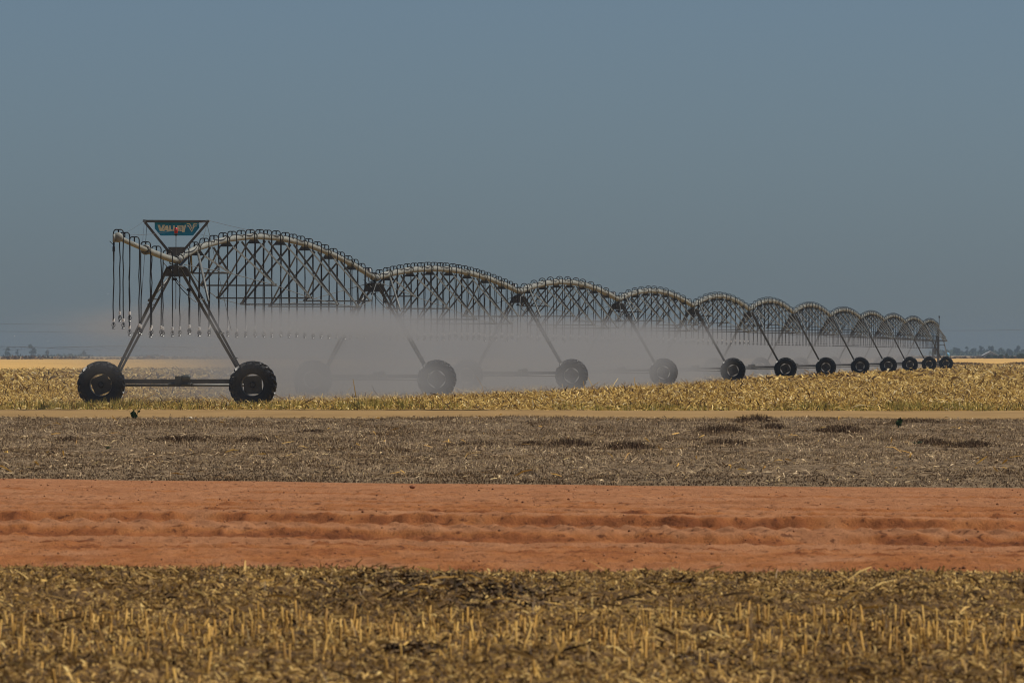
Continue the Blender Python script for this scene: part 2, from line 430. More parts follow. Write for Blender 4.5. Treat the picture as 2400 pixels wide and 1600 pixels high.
# green fringe beside the track
def fringe(n):
    X = (RNG.random(n)*2-1)*27
    dens = vn(X*.55+40, X*0+3) + .35*vn(X*2.1, X*0+8)
    X = X[dens > RNG.random(n)*.8 - .28]
    Y = E4(X) + .3 + np.abs(RNG.normal(0, 3.6, len(X)))
    return X, Y
X, Y = fringe(30000)
H = RNG.uniform(.05, .20, len(X)) * (1 + 1.0*np.clip(vn(X*.8, X*0+5)+.2, 0, 1))
leftk = np.exp(-((X+8.0)/4.5)**2); H *= 1 + .35*leftk
stuff('green_grass', [blades(X, Y, z_field(X, Y), H, ln(len(X), .009, .022), .85)], M['green_blade'], 'green and yellow grass fringe along the tan track', 'grass')
# grey dry grass
X, Y = scatter(330000, E2, E3, 3.0, .060)
H = RNG.uniform(.02, .075, len(X)) * (1 + .9*vn(X*.5, Y*.12)) * (.55 + .45*np.clip((Y-100)/60, 0, 1))
PB = blades(X, Y, z_grass(X, Y), H, ln(len(X), .005, .012), .95)
Xb = (RNG.random(26000)*2-1)*11; Yb = E2(Xb) + .3 + np.abs(RNG.normal(0, 5.5, 26000))
PBR = blades(Xb, Yb, z_grass(Xb, Yb), RNG.uniform(.012, .04, 26000), RNG.uniform(.008, .02, 26000), 1.1)
X2, Y2 = scatter(16000, E2, E3, 3.0, .062)
PL = flakes(X2, Y2, z_grass(X2, Y2)+.015, ln(16000, .03, .14), ln(16000, .006, .02), .3, .3)
stuff('dry_grass', [PB, PL], M['dry_blade'], 'short grey brown dry grass covering the verge', 'grass')
stuff('brown_weeds', [PBR], M['brush'], 'low brown weeds along the far edge of the red road', 'weeds')
# scattered straw on the verge
X, Y = scatter(150, E2, E3, 1, .06)
stuff('loose_straw', [flakes(X, Y, z_grass(X, Y)+.06, ln(150, .06, .26), ln(150, .012, .03), .25, .2)], M['stalk'], 'pale straw bits lying on the grey verge', 'straw')
# clods on the road and at its edges
X, Y = scatter(3000, E1, E2, 2.0, .062); n = len(X)
X2 = (RNG.random(900)*2-1)*5.5; Y2 = E1(X2) + np.abs(RNG.normal(0, 1.0, 900))
X = np.concatenate([X, X2]); Y = np.concatenate([Y, Y2]); n = len(X)
r = .004 + .011*RNG.random(n)**4
Z = z_road(X, Y) + r*.3
octo = np.array([(1,0,0),(0,1,0),(-1,0,0),(0,-1,0),(0,0,1),(0,0,-1)], float)
V = octo[None]*r[:, None, None]*RNG.uniform(.6, 1.3, (n, 6, 1)) + np.stack([X, Y, Z], -1)[:, None]
b = (np.arange(n)*6)[:, None]
FI = np.concatenate([b+np.array(q) for q in ((0,1,4),(1,2,4),(2,3,4),(3,0,4),(1,0,5),(2,1,5),(3,2,5),(0,3,5))], 1).reshape(-1, 3)
ob = npmesh('dirt_clods', V.reshape(-1, 3), FI, M['clod'], 3); tag(ob, 'small soil clods and pebbles scattered on the red road', 'dirt clods', kind='stuff')
# foreground litter and stubble rows
lo = lambda X: 33 + 0*X
X, Y = scatter(190000, lo, lambda X: E1(X)+.0, 1.5, .062)
Y = Y + 0
P1 = flakes(X, Y, z_fore(X, Y), ln(len(X), .012, .06), ln(len(X), .005, .016), .5, .35)
X2, Y2 = scatter(1500, lo, lambda X: E1(X)-1.2, 1.5, .062)
P2 = flakes(X2, Y2, z_fore(X2, Y2)+.02, ln(1500, .05, .22), ln(1500, .008, .02), .25, .2)
stuff('field_litter', [P1, P2], M['litter_fore'], 'brown chopped straw litter covering the near field', 'straw')
rows = []
for yr, n in ((47.6, 300), (46.6, 330), (45.6, 330), (44.6, 330), (43.5, 260), (42.4, 120), (41.2, 60), (39.6, 60), (38.2, 60)):
    x = (RNG.random(n)*2-1)*5.0; x = x[(vn(x*1.6+yr, x*0+yr) > -.28)]
    y = yr + RNG.normal(0, .22, len(x))
    rows.append(stalks(x, y, z_fore(x, y), RNG.uniform(.04, .15, len(x)), RNG.uniform(.008, .016, len(x)), .24))
stuff('cut_stubble', rows, M['stalk'], 'rows of upright yellow cut stalks in the near field', 'stubble')
x = (RNG.random(1500)*2-1)*4.6; y = RNG.uniform(34, 59, 1500)
stuff('stubble_sprouts', [blades(x, y, z_fore(x, y), RNG.uniform(.04, .12, 1500), RNG.uniform(.003, .008, 1500), .6)], M['dry_blade'], 'thin dry grass blades standing between near straw', 'grass')

# dark wet straw heaps in the near field
def heap(px, py, wpx, dep, h, n, label):
    D = gd(py); cx = (px-1200)*D/F; w = wpx*D/F
    x = RNG.normal(0, w*.26, n); y = RNG.normal(0, dep*.35, n)
    bump = h*np.exp(-(x/(w*.4))**2 - (y/(dep*.5))**2)*(.6+1.1*np.abs(vn(x*5+px, y*1.5)))
    z = z_fore(x+cx, y+D) + bump*RNG.random(n)**.5
    m = int(n*.985)
    P1 = flakes(x[:m], y[:m], z[:m], RNG.uniform(.03, .11, m), RNG.uniform(.006, .02, m), .28, .3)
    o = npmesh('straw_heap', P1[0], P1[1], M['wet_litter'], 4); o.location = (cx, D, 0)
    P2 = flakes(x[m:], y[m:], z[m:]+.01, RNG.uniform(.08, .24, n-m), RNG.uniform(.007, .016, n-m), .12, .12)
    o2 = npmesh('straw', P2[0], P2[1], M['stalk'], 4); o2.parent = o
    tag(o, label, 'straw heap', 'dark straw heaps in the near field')
M['wet_litter'] = island('wet_dark_straw', [(0, (.03, .017, .007)), (.5, (.10, .056, .022)), (.8, (.22, .135, .05)), (1, (.5, .33, .11))], .8)
heap(960, 1400, 500, 3.0, .045, 4200, 'large dark straw heap with pale stalks on top, left of centre by the red road')
heap(1600, 1392, 110, 1.5, .05, 700, 'small dark brown straw heap right of centre near the road edge')
heap(1190, 1430, 240, 1.6, .035, 1100, 'low dark straw heap just right of the large one')
heap(1640, 1545, 150, .9, .03, 600, 'dark brown heap among the stubble at the bottom, right of centre')
heap(960, 1535, 120, .8, .035, 500, 'dark hollowed heap among the stubble at the bottom, left of centre')
x = (RNG.random(70)*2-1)*4.2; y = RNG.uniform(48, 56.5, 70)
stuff('long_straw', [flakes(x, y, z_fore(x, y)+.03, RNG.uniform(.08, .24, 70), RNG.uniform(.007, .016, 70), .12, .12)], M['stalk'], 'long pale stalks lying on the near field', 'straw')
# ------------------------------------------------------------------ individual plants and stones on the ground
def zat(f, x, y): return float(f(np.array([x]), np.array([y]))[0])
def brush_tuft(px, py, wpx, hpx, label, name='dry_weed_tuft', mat='brush', group='dry weed tufts on the grey verge', nb=800, zf=z_grass):
    D = gd(py); c = at(px, D, 0); c.z = zat(zf, c.x, D)
    w = 1.5*wpx*D/F; h = hpx*D/F
    n = nb; x = RNG.normal(0, w*.28, n); y = RNG.normal(0, w*.9, n)
    Hh = .8*h*RNG.uniform(.3, 1.25, n)*np.exp(-(x/(w*.5))**2*.8)
    V, FI = blades(x, y, 0*x-.01, Hh, RNG.uniform(.008, .02, n), .75)
    ob = npmesh(name, V, FI, M[mat], 4); ob.location = c
    tag(ob, label, 'weed tuft' if mat == 'brush' else 'plant', group)
    return ob
tufts = [(1690,1008,100,26,'broad dark weed tuft right of centre on the verge, nearest to the tan track'),
         (1770,990,70,24,'dark twiggy weed tuft touching the far edge of the verge, right of centre'),
         (1815,1003,50,20,'small dark weed tuft just right of the twiggy tuft at the far verge edge'),
         (1970,1008,90,22,'low brown weed tuft on the verge left of the small dark green plant'),
         (1475,1042,95,24,'rounded brown weed tuft in the middle of the verge, right of centre'),
         (1335,1037,80,24,'dark brown weed tuft in the verge below the fourth machine wheel'),
         (1245,1037,50,14,'flat little brown weed tuft at the centre of the verge'),
         (1700,1036,90,22,'reddish brown weed tuft in the verge below the broad dark tuft'),
         (2185,1035,80,20,'brown weed tuft on the verge right of the low green sprig'),
         (2285,1044,80,22,'dark weed tuft nearest the right end of the grey verge'),
         (2150,992,90,18,'dull weed tuft behind the small dark green plant at the verge edge'),
         (735,1008,60,14,'thin dark weed tuft on the verge below the first right wheel'),
         (590,1030,60,16,'short brown weed tuft on the verge below the gear motor'),
         (430,1030,110,18,'long low brown weed tuft on the left part of the verge'),
         (160,1032,60,16,'small brown weed tuft near the left end of the verge'),
         (1120,1034,100,14,'flat brown weed tuft on the verge below the second pair of wheels')]
for px, py, w, h, lab in tufts: brush_tuft(px, py, w, h, lab)

M['leaf'] = island('dark_leaf', [(0, (.008, .02, .006)), (.6, (.02, .05, .012)), (1, (.05, .10, .02))], .5, .1)
M['stem'] = plain('green_stem', (.06, .08, .03), .7)
def leafy(px, py, wpx, hpx, label, n=26):
    D = gd(py); c = at(px, D, 0); c.z = zat(z_grass if py > 983 else z_track, c.x, D)
    w = wpx*D/F; h = hpx*D/F
    c.z += .04
    e = empty('green_plant', c, label, 'plant', 'small green plants on the verge')
    sm = MB(); lf = MB()
    for i in range(5):
        a = random.uniform(-1, 1); tip = c + Vector((a*w*.45, random.uniform(-.1, .1), h*random.uniform(.55, .95)))
        mid = (c+tip)/2 + Vector((a*.04, 0, h*.1)); sm.tube([c, mid, tip], [.008, .006, .003], 5)
        for j in range(n//5):
            k = random.uniform(.25, 1); p = c.lerp(tip, k) + Vector((random.uniform(-.5,.5)*w*.3, random.uniform(-.06,.06), random.uniform(-.05,.05)*h))
            r = random.uniform(.1, .2)*h; tl = Vector((random.uniform(-.6,.6), -1, random.uniform(-.3,.5))).normalized()
            e1 = tl.orthogonal().normalized(); e2 = tl.cross(e1)
            lf.prism([(math.cos(q*1.047)*r, math.sin(q*1.047)*r*.75) for q in range(6)], p, e1, e2, tl*.004)
    child(sm, 'stem', M['stem'], e, c); child(lf, 'leaf_cluster', M['leaf'], e, c)
leafy(318, 988, 34, 26, 'small dark green leafy plant where the tan track meets the verge, left side')
leafy(2108, 1003, 20, 24, 'small upright dark green plant on the verge, right side', 34)
leafy(2150, 1044, 26, 8, 'low bright green sprig on the verge, right side', 20)
leafy(250, 1045, 20, 7, 'tiny green sprig in the left part of the verge', 16)
M['stone'] = plain('pale_stone', (.62, .52, .36), .8, 0, .2, 20, .3)
def stone(px, py, rpx, label, mat='stone', zf=z_track, name='stone', cat='stone'):
    D = gd(py); x = (px-1200)*D/F; z = zat(zf, x, D); r = rpx*D/F
    mb = MB(); mb.ico((0, 0, 0), r, (1.1, .9, .8))
    mb.v = [(v[0]*random.uniform(.8, 1.2), v[1]*random.uniform(.8, 1.2), v[2]*random.uniform(.85, 1.25)) for v in mb.v]
    ob = mb.build(name, M[mat]); ob.location = (x, D, z + r*.5); tag(ob, label, cat)
    bv = ob.modifiers.new('bevel', 'BEVEL'); bv.width = r*.2; bv.segments = 2
stone(447, 982, 5, 'pale stone on the near edge of the tan track below the gear motor')
M['redclod'] = plain('red_clod', (.22, .085, .04), .95, 0, .3, 20, .4)
stone(966, 1146, 7, 'brown clod alone on the far side of the red road, left of centre', 'redclod', z_road, 'soil_clod', 'clod')
stone(1225, 1186, 4, 'dark little clod on the red road near its middle, far side', 'redclod', z_road, 'soil_clod', 'clod')

# ------------------------------------------------------------------ the irrigation machine
S = [1, 1.224, 1.45, 1.676, 1.898, 2.113, 2.325, 2.535, 2.743, 2.949, 3.153, 3.355, 3.555]
JX = [415, 878.6, 1217, 1449, 1624, 1756.5, 1859, 1945.5, 2017, 2072, 2121, 2164, 2199]
JH = [3.93, 3.90, 3.84, 3.87, 3.88, 3.95, 4.0, 4.03, 4.06, 4.09, 4.09, 4.09, 4.09]
ARC = [.92, .55, .55, .55, .60, .60, .58, .50, .45, .45, .45, .42]
J = [Vector(((x-1200)/88.0*s, D1*s, 0)) for x, s in zip(JX, S)]
NS = 12
DIR = []; NRM = []; LEN = []
for k in range(NS):
    d = J[k+1] - J[k]; LEN.append(d.length); d.normalize(); DIR.append(d); NRM.append(Vector((d.y, -d.x, 0)))
UP = Vector((0, 0, 1))
machine = empty('irrigation_machine', J[0].copy(), 'long galvanised centre pivot irrigation machine on tyred towers spraying the crop field', 'irrigator')
PRS = [.084, .102] + [.113]*10
PR = .084
BR = [.085 + .128*i for i in range(7)]
ND = [.149, .277, .405, .533, .661, .789]
DROP = [.80, 1.33, 1.75, 1.87, 1.77, 1.33]
WID = [.5, 1.0, 1.29, 1.37, 1.29, .98]
def ph(k, t):            # centre height of the pipe on span k
    if k == 0:
        s = .5 - .5*math.cos(math.pi*min(1, max(0, t)))
        shape = math.sin(math.pi * t**.86)
        shape = max(0, shape)**.9
        return JH[0] + (JH[1]-JH[0])*t + ARC[0]*shape
    return JH[k] + (JH[k+1]-JH[k])*t + ARC[k]*max(0, math.sin(math.pi*t**.93))**.92
def P(k, t, w=0, h=0):
    return J[k] + DIR[k]*(LEN[k]*t) + NRM[k]*w + UP*h
def pc(k, t, w=0, dh=0):  # relative to the pipe, faceted between flanges
    ks = [0.0] + BR + [1.0]
    for a, b in zip(ks, ks[1:]):
        if t <= b + 1e-9:
            q = (t-a)/(b-a); z = ph(k, a)*(1-q) + ph(k, b)*q
            z += .25*(ph(k, t) - z)
            return P(k, t, w, z + dh)
    return P(k, t, w, ph(k, t)+dh)

PRR = [.084]
def gooseneck(mb, c, n, d, endL, endR, seed):
    """inverted double loop on the pipe with two hoses; c on pipe axis, n lateral"""
    rr = random.Random(seed)
    PR = PRR[0]
    if PR > .105:      # plain single loop over the fatter pipe
        for sgn, end in ((-1, endL), (1, endR)):
            pts = []; o = c + UP*(PR + .01)
            for a in range(0, 6):
                an = a/5*math.pi/2; pts.append(o + n*sgn*.125*math.sin(an) + UP*.105*math.cos(an))
            z = pts[-1].z; base = pts[-1]
            for i in range(1, 8):
                q = i/7; wob = rr.uniform(-.014, .014) if i < 7 else 0
                pts.append(Vector((base.x, base.y, z+(end-z)*q)) + n*wob + d*rr.uniform(-.03, .03))
            mb.tube(pts, .017, 5)
        mb.tube([c + UP*(PR-.01), c + UP*(PR+.06)], .022, 6)
        return
    top = c + UP*(PR+.115)
    mb.tube([c+UP*(PR-.01), top+UP*-.012], .02, 6)
    mb.box(top, n*.03, d*.02, UP*.014)
    for sgn, end in ((-1, endL), (1, endR)):
        pts = [top]
        for a in range(1, 7):
            an = a/6*math.pi/2
            pts.append(top + n*sgn*(.03+.095*math.sin(an)) + UP*(.012*math.sin(2*an) - .085*(1-math.cos(an))))
        zb = end; z = pts[-1].z; base = pts[-1]
        N = 7
        for i in range(1, N+1):
            q = i/N
            wob = rr.uniform(-.012, .012) if i < N else 0
            pts.append(Vector((base.x, base.y, z+(zb-z)*q)) + n*wob + d*rr.uniform(-.03, .03))
        mb.tube(pts, .0155, 5)
def sprinkler(mbw, p):
    pass
def sprinkler_mesh(p, n, d):
    mb = MB(); 
    mb.lathe([(-.02, .016), (0, .03), (.05, .03), (.06, .014)], p, UP*-1, n, d, 8)       # weight
    c = p - UP*.14
    # open frame ring with deflector below
    ring = [c + n*math.cos(a)*.042 + UP*math.sin(a)*.055 for a in [i*2*math.pi/10 for i in range(11)]]
    mb.tube(ring, .009, 5, False)
    mb.tube([c+UP*.05, c-UP*.02], .014, 5)
    mb.lathe([(0, .012), (.02, .02), (.045, .045), (.055, .045), (.056, .0)], c-UP*.045, UP*-1, n, d, 10)
    return mb
def white_mesh(p, n, d):
    mb = MB(); mb.lathe([(-.045, .014), (-.04, .03), (.035, .032), (.04, .012)], p-UP*.02, UP*-1, n, d, 8); return mb
hid = 0
def drop_hose(k, t, endz=2.17, parent=machine, overh=None, both=True):
    global hid; hid += 1
    if overh is None: c = pc(k, t)
    else: c = overh(t)
    n = NRM[k]; d = DIR[k]
    mb = MB(); rr = random.Random(hid*13)
    eL = endz + rr.uniform(-.05, .05); eR = endz + rr.uniform(-.05, .05)
    gooseneck(mb, c, n, d, eL, eR, hid)
    h = child(mb, 'drop_hose', M['hose'], parent, c)
    for sgn, e in ((-1, eL), (1, eR)):
        q = Vector((c.x, c.y, 0)) + n*sgn*.125; q.z = e
        hd = child(sprinkler_mesh(q, n, d), 'sprinkler_head', M['weight'], h, q)
        child(white_mesh(q, n, d), 'hose_fitting', M['white'], h, q)
    return h

# spans
rest = MB(); far_struts = MB()
for k in range(NS):
    n = NRM[k]; d = DIR[k]; PR = PRS[k]
    # pipe
    mb = MB(); near = k < 4
    ts = np.linspace(0.0, 1.0, 33)
    mb.tube([pc(k, t) for t in ts], PR if k < 6 else PR, 14 if near else 8)
    for b in BR:
        a = pc(k, b); u = (pc(k, b+.004) - pc(k, b-.004)).normalized(); e2 = u.cross(n).normalized()
        mb.lathe([(-.03, PR), (-.03, PR+.035), (.03, PR+.035), (.03, PR)], a, u, n, e2, 16 if near else 8)
    for e, sg in ((0.012, 1), (.988, -1)):
        a = pc(k, e); e2 = d.cross(n)
        mb.lathe([(-.04, PR), (-.04, PR+.03), (.04, PR+.03), (.04, PR)], a, d, n, e2, 12)
    sp = child(mb, 'span_pipe', M['pipe'], machine, pc(k, 0), True)
    try:
        sp.data.set_sharp_from_angle(angle=R(40))
    except Exception: pass
    # looping electric cable along the pipe
    mb = MB(); pts = []
    for i in range(0, 145):
        t = i/144*.98+.01; bay = (t-.085)/.064
        f = bay - math.floor(bay); sag = math.sin(f*math.pi)
        r_ = PR + .018; an = R(20) + sag*R(62) if math.floor(bay) % 2 == 0 else R(75) - sag*R(50)
        c = pc(k, t); pts.append(c + n*math.cos(an)*r_ + UP*math.sin(an)*r_)
    mb.tube(pts, .011, 4)
    child(mb, 'span_cable', M['hose'], machine, pc(k, 0), True)
    # bracket plates
    for b in BR:
        c = pc(k, b); mb = MB()
        mb.prism([(-.10, -PR+.01), (.10, -PR+.01), (.19, -PR-.11), (-.19, -PR-.11)], c - d*.01, n, UP, d*.02)
        mb.box(c - UP*(PR+.115), n*.19, d*.07, UP*.006)
        child(mb, 'bracket_plate', M['galv_dark'], machine, c)
    # truss: diagonal struts each side, cross bars, tie rods
    nodes = {}
    for i, t in enumerate(ND):
        for s in (-1, 1):
            nodes[i, s] = pc(k, t, s*WID[i]*(1.0 if s > 0 else 1.12), -DROP[i])
    wsz = .05 if near else .055
    for i in range(6):
        for s in (-1, 1):
            q = nodes[i, s]
            for j_ in (0, 1):
                mb = MB() if k < 4 else far_struts
                if j_ == 0: mb.angle(pc(k, BR[i], s*.17, -PR-.10), q, wsz, .007, s); mb.box(q, n*.035, d*.06, UP*.03)
                else: mb.angle(pc(k, ND[i], s*.06, -PR-.01), q + d*.05, wsz, .007, s)
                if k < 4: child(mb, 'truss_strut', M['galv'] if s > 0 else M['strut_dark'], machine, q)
        cb = MB(); cb.angle(nodes[i, -1], nodes[i, 1], .036, .006)
        child(cb, 'cross_bar', M['galv'], machine, nodes[i, -1])
    for s in (-1, 1):
        rod = MB()
        chain = [pc(k, .012, s*.12, -.16)] + [nodes[i, s] for i in range(6)] + [pc(k, .985, s*.12, -.20)]
        rod.tube([a - UP*.02 for a in chain], .011 if near else .014, 5)
        child(rod, 'tie_rod', M['galv'], machine, pc(k, .1))
    PRR[0] = PR
    # hoses
    if k < 2: hs = [.028 + .0425*i + random.uniform(-.004, .004) for i in range(23)]
    else: hs = [.045 + .081*i + random.uniform(-.006, .006) for i in range(12)]
    for t in hs:
        if k < 5: drop_hose(k, t)
        else:
            c = pc(k, t); gooseneck(rest, c, n, d, 2.15, 2.15, k*100+int(t*100))
            for s in (-1, 1):
                q = P(k, t, s*.125, 2.15)
                rest.box(q - UP*.05, n*.03, d*.03, UP*.03); rest.box(q - UP*.16, n*.045, d*.045, UP*.03)
ob = child(far_struts, 'truss_strut', M['galv'], machine, J[4]); ob['kind'] = 'stuff'; ob['label'] = 'crowded truss struts of the far spans'
ob = child(rest, 'drop_hose', M['hose'], machine, J[5]); ob['kind'] = 'stuff'; ob['label'] = 'far rows of black drop hoses that crowd together'

PR = .084
# towers
def wheel(c, d, n, rot, detail):
    W = .19; e2 = UP
    ca, sa = math.cos(rot), math.sin(rot)
    e1 = n*ca + UP*sa; e2 = -n*sa + UP*ca
    t = MB()
    N = 48 if detail else 28
    t.lathe([(-.135, .300), (-.165, .35), (-.19, .44), (-.188, .53), (-.165, .565), (-.10, .588), (0, .592), (.10, .588), (.165, .565), (.188, .53), (.19, .44), (.165, .35), (.135, .300)], c, d, e1, e2, N, True)
    L = 20
    for s in (-1, 1):
        for i in range(L):
            a0 = 2*math.pi*(i + (.5 if s > 0 else 0))/L
            path = [(0.0, .585, .637, 0), (.09*s, .582, .638, .10), (.165*s, .56, .634, .19), (.200*s, .51, .60, .23), (.210*s, .45, .50, .24)]
            for (y0, ri0, ro0, da0), (y1, ri1, ro1, da1) in zip(path, path[1:]):
                hw = .05
                c8 = []
                for (y, r_, da) in ((y0, ri0, da0), (y1, ri1, da1)):
                    for q in (-hw, hw):
                        an = a0+da+q*.9; c8.append(c + d*y + e1*math.cos(an)*r_ + e2*math.sin(an)*r_)
                top = []
                for (y, r_, da) in ((y0, ro0, da0), (y1, ro1, da1)):
                    for q in (-hw*.75, hw*.75):
                        an = a0+da+q*.9; top.append(c + d*(y*1.02) + e1*math.cos(an)*r_ + e2*math.sin(an)*r_)
                t.quadbox([c8[0], c8[1], c8[3], c8[2], top[0], top[1], top[3], top[2]])
    wh = child(t, 'wheel', M['rubber'], machine, c)
    rm = MB()
    rm.lathe([(-.134, .299), (-.12, .292), (-.04, .285), (.04, .285), (.12, .292), (.134, .299), (.1, .305), (-.1, .305)], c, d, e1, e2, N, True)
    child(rm, 'rim', M['rim'], wh, c)
    dm = MB(); hs = .213; poly = []
    for qx, qy in ((1,1),(-1,1),(-1,-1),(1,-1)):
        base = math.atan2(qy, qx)
        for da in (-.22, 0, .22):
            poly.append((math.cos(base+da)*.287, math.sin(base+da)*.287))
    dm.prism(poly, c - d*.012, e1, e2, d*.012)
    child(dm, 'wheel_disc', M['disc'], wh, c)
    hb = MB(); hb.lathe([(-.10, 0), (-.10, .05), (-.05, .085), (.0, .085), (.04, .10), (.20, .10), (.20, 0)], c, d, e1, e2, 14)
    for i in range(8):
        an = i*math.pi/4; hb.box(c - d*.016 + e1*math.cos(an)*.13 + e2*math.sin(an)*.13, e1*.012, e2*.012, d*.008)
    child(hb, 'hub', M['weight'], wh, c)
    return wh

ROT = [(R(22), R(3)), (R(10), R(30)), (R(50), R(12))]
for k in range(NS):
    d = DIR[k] if k == 0 else (DIR[k-1] + DIR[k]).normalized(); n = Vector((d.y, -d.x, 0))
    c = J[k]; hj = JH[k]; det = k < 4
    def L(u, w, h): return c + d*u + n*w + UP*h
    # base beam and drive shaft
    mb = MB(); mb.bar(L(.55, -1.95, .70), L(.55, 1.95, .70), .14, .115)
    for s in (-1, 1):
        mb.box(L(.55, s*1.72, .82), n*.05, d*.25, UP*.07)
        mb.box(L(.38, s*2.02, .62), n*.12, d*.18, UP*.12)
    bb = child(mb, 'base_beam', M['galv_dark'], machine, L(0, 0, .7))
    mb = MB(); mb.tube([L(.46, -1.9, .595), L(.46, 1.9, .595)], .036, 8)
    child(mb, 'drive_shaft', M['leg'], bb, L(0, 0, .6), True)
    mb = MB()
    mb.box(L(.42, -.02, .70), n*.075, d*.10, UP*.14)
    mb.tube([L(.42, .05, .80), L(.42, .10, .80), L(.42, .11, .80), L(.42, .27, .80), L(.42, .29, .80), L(.42, .31, .80)], [.05, .06, .078, .078, .07, .04], 14)
    mb.tube([L(.42, -.28, .61), L(.42, -.1, .61)], .045, 10); mb.tube([L(.42, .06, .61), L(.42, .30, .61)], .042, 10)
    mb.tube([L(.42, .32, .61), L(.42, .36, .61)], .06, 10)
    child(mb, 'gear_motor', M['motor'], machine, L(.42, 0, .7))
    # wheels
    for s in (-1, 1):
        r0 = ROT[k % 3][0 if s < 0 else 1] + k*.37
        if k == 0: r0 = R(22) if s < 0 else R(2)
        wheel(L(0, s*2.03, .605), d, n, r0, det)
    # legs: two on each side, spread along the pipe at the top
    for s in (-1, 1):
        for u in (-1, 1):
            mb = MB()
            a = L(u*.80, s*.17, hj - .19); b = L(.58 + u*.33, s*1.70, .90)
            mb.angle(a, b, .054, .010, s*u)
            # small clips along the leg
            if det:
                for q in (.35, .62, .85):
                    p = a.lerp(b, q); mb.box(p, n*.05, d*.03, UP*.012)
            lg = child(mb, 'leg', M['leg'], machine, b)
        if k < 8:
            lacing = MB()
            for q0 in (.30, .62):
                a1 = L(-.80, s*.17, hj-.19).lerp(L(.25, s*1.70, .90), q0); a2 = L(.80, s*.17, hj-.19).lerp(L(.91, s*1.70, .90), q0)
                lacing.bar(a1, a2, .03)
            child(lacing, 'leg_brace', M['leg'], machine, L(0, s*.8, 2.5))
    # tubular braces from the first bracket to the legs
    if k < NS:
        for s in (-1, 1):
            mb = MB(); mb.tube([pc(k, BR[0]-.01, s*.08, -PR), L(.35, s*.80, 2.85)], .035, 8)
            child(mb, 'tower_brace', M['galv'], machine, L(.35, s*.8, 2.85), True)
    # gusset plates below the joint, front and back
    mb = MB()
    for u in (-.79, .77):
        mb.prism([(-.13, hj-.16), (.13, hj-.16), (.27, hj-.44), (-.27, hj-.44)], L(u, 0, 0), n, UP, d*.015)
    mb.bar(L(-.77, 0, hj-.17), L(.76, 0, hj-.17), .2, .03)
    child(mb, 'gusset_plate', M['galv_dark'], machine, L(0, 0, hj-.3))
    # joint boot on the pipe
    mb = MB(); e2 = UP
    mb.lathe([(-.30, .10), (-.22, .115), (-.2, .10), (-.08, .098), (-.06, .12), (.06, .12), (.08, .098), (.2, .10), (.22, .115), (.30, .10)], L(0, 0, hj), d, n, UP, 14)
    mb.box(L(-.1, 0, hj+.15), n*.08, d*.06, UP*.03); mb.box(L(-.1, 0, hj-.2), n*.045, d*.05, UP*.08)
    child(mb, 'pipe_joint', M['galv_dark'], machine, L(0, 0, hj))
    # control box with rounded cap
    mb = MB(); bx = L(.45, -.26, hj+.17 if k else hj+.13)
    pr = [(-.075, -.13)] + [(-.075+.035-.035*math.cos(a), .11+.035*math.sin(a)) for a in (0, .5, 1.0, 1.57)] + [(.075-.035+.035*math.sin(a), .11+.035*math.cos(a)) for a in (0, .5, 1.0, 1.57)] + [(.075, -.13)]
    mb.prism(pr, bx - d*.08, n, UP, d*.16)
    mb.prism([(-.085, -.145), (.085, -.145), (.085, -.13), (-.085, -.13)], bx - d*.09, n, UP, d*.18)
    child(mb, 'control_box', M['white'], machine, bx)
    mb = MB(); mb.bar(L(.45, -.24, hj-.1), bx - UP*.14, .03)
    mb.bar(L(.45, -.05, hj-.14), L(.45, -.25, hj-.1), .03); child(mb, 'box_bracket', M['leg'], machine, bx - UP*.2)
    if k < 5:   # cables hanging about the gusset and legs
        mb = MB()
        for j, (w1, h1, w2, h2, sg) in enumerate([(.02, hj-.45, .50, 3.05, .22), (-.04, hj-.42, .62, 2.8, .3), (-.28, hj-.05, -.02, hj-.3, .12), (.1, hj-.05, .16, hj-.5, .05)]):
            pts = [L(-.86, w1+(w2-w1)*q, h1+(h2-h1)*q - sg*4*q*(1-q)*.25) for q in [i/10 for i in range(11)]]
            mb.tube(pts, .011, 4)
        mb.box(L(-.86, .42, 3.13), n*.05, d*.03, UP*.035); mb.box(L(-.86, .03, hj-.52), n*.07, d*.04, UP*.03)
        child(mb, 'control_cable', M['hose'], machine, L(-.6, 0, hj-.4))

# overhang with end drum
PRR[0] = .084
k = 0; c = J[0]; d = DIR[0]; n = NRM[0]
OL = 12.7
def OV(u, w=0, dh=0):   # u metres out from the first tower towards the camera
    q = u/OL
    h = JH[0] - .02 + .46*(q**1.25)
    return c - d*u + n*w + UP*(h + dh)
mb = MB(); mb.tube([OV(u) for u in (0, 1.2, 2.4, 3.6, 4.8, 6.0, 6.9)], .082, 14)
mb.tube([OV(u) for u in (6.9, 8, 9, 10, 11, 12, 12.6)], .062, 12)
oh = child(mb, 'overhang_pipe', M['pipe'], machine, OV(0), True)
mb = MB(); u_ = (OV(7.2)-OV(6.6)).normalized(); e2 = u_.cross(n).normalized()
mb.lathe([(-.07, .07), (-.06, .13), (-.02, .135), (-.015, .115), (.015, .115), (.02, .135), (.06, .13), (.07, .07)], OV(6.9), u_, n, e2, 20)
for i in range(8):
    a = i*math.pi/4; mb.box(OV(6.9)+n*math.cos(a)*.105+e2*math.sin(a)*.105, n*.012, e2*.012, u_*.09)
child(mb, 'pipe_flange', M['galv'], oh, OV(6.9), True)
mb = MB(); mb.lathe([(-.15, .0), (-.15, .06), (-.10, .105), (.02, .125), (.10, .125), (.16, .10), (.16, 0)], OV(12.6), u_, n, e2, 20)
mb.box(OV(12.7, -.09, -.02), n*.03, d*.12, UP*.10)
child(mb, 'end_drum', M['pipe'], machine, OV(12.6), True)
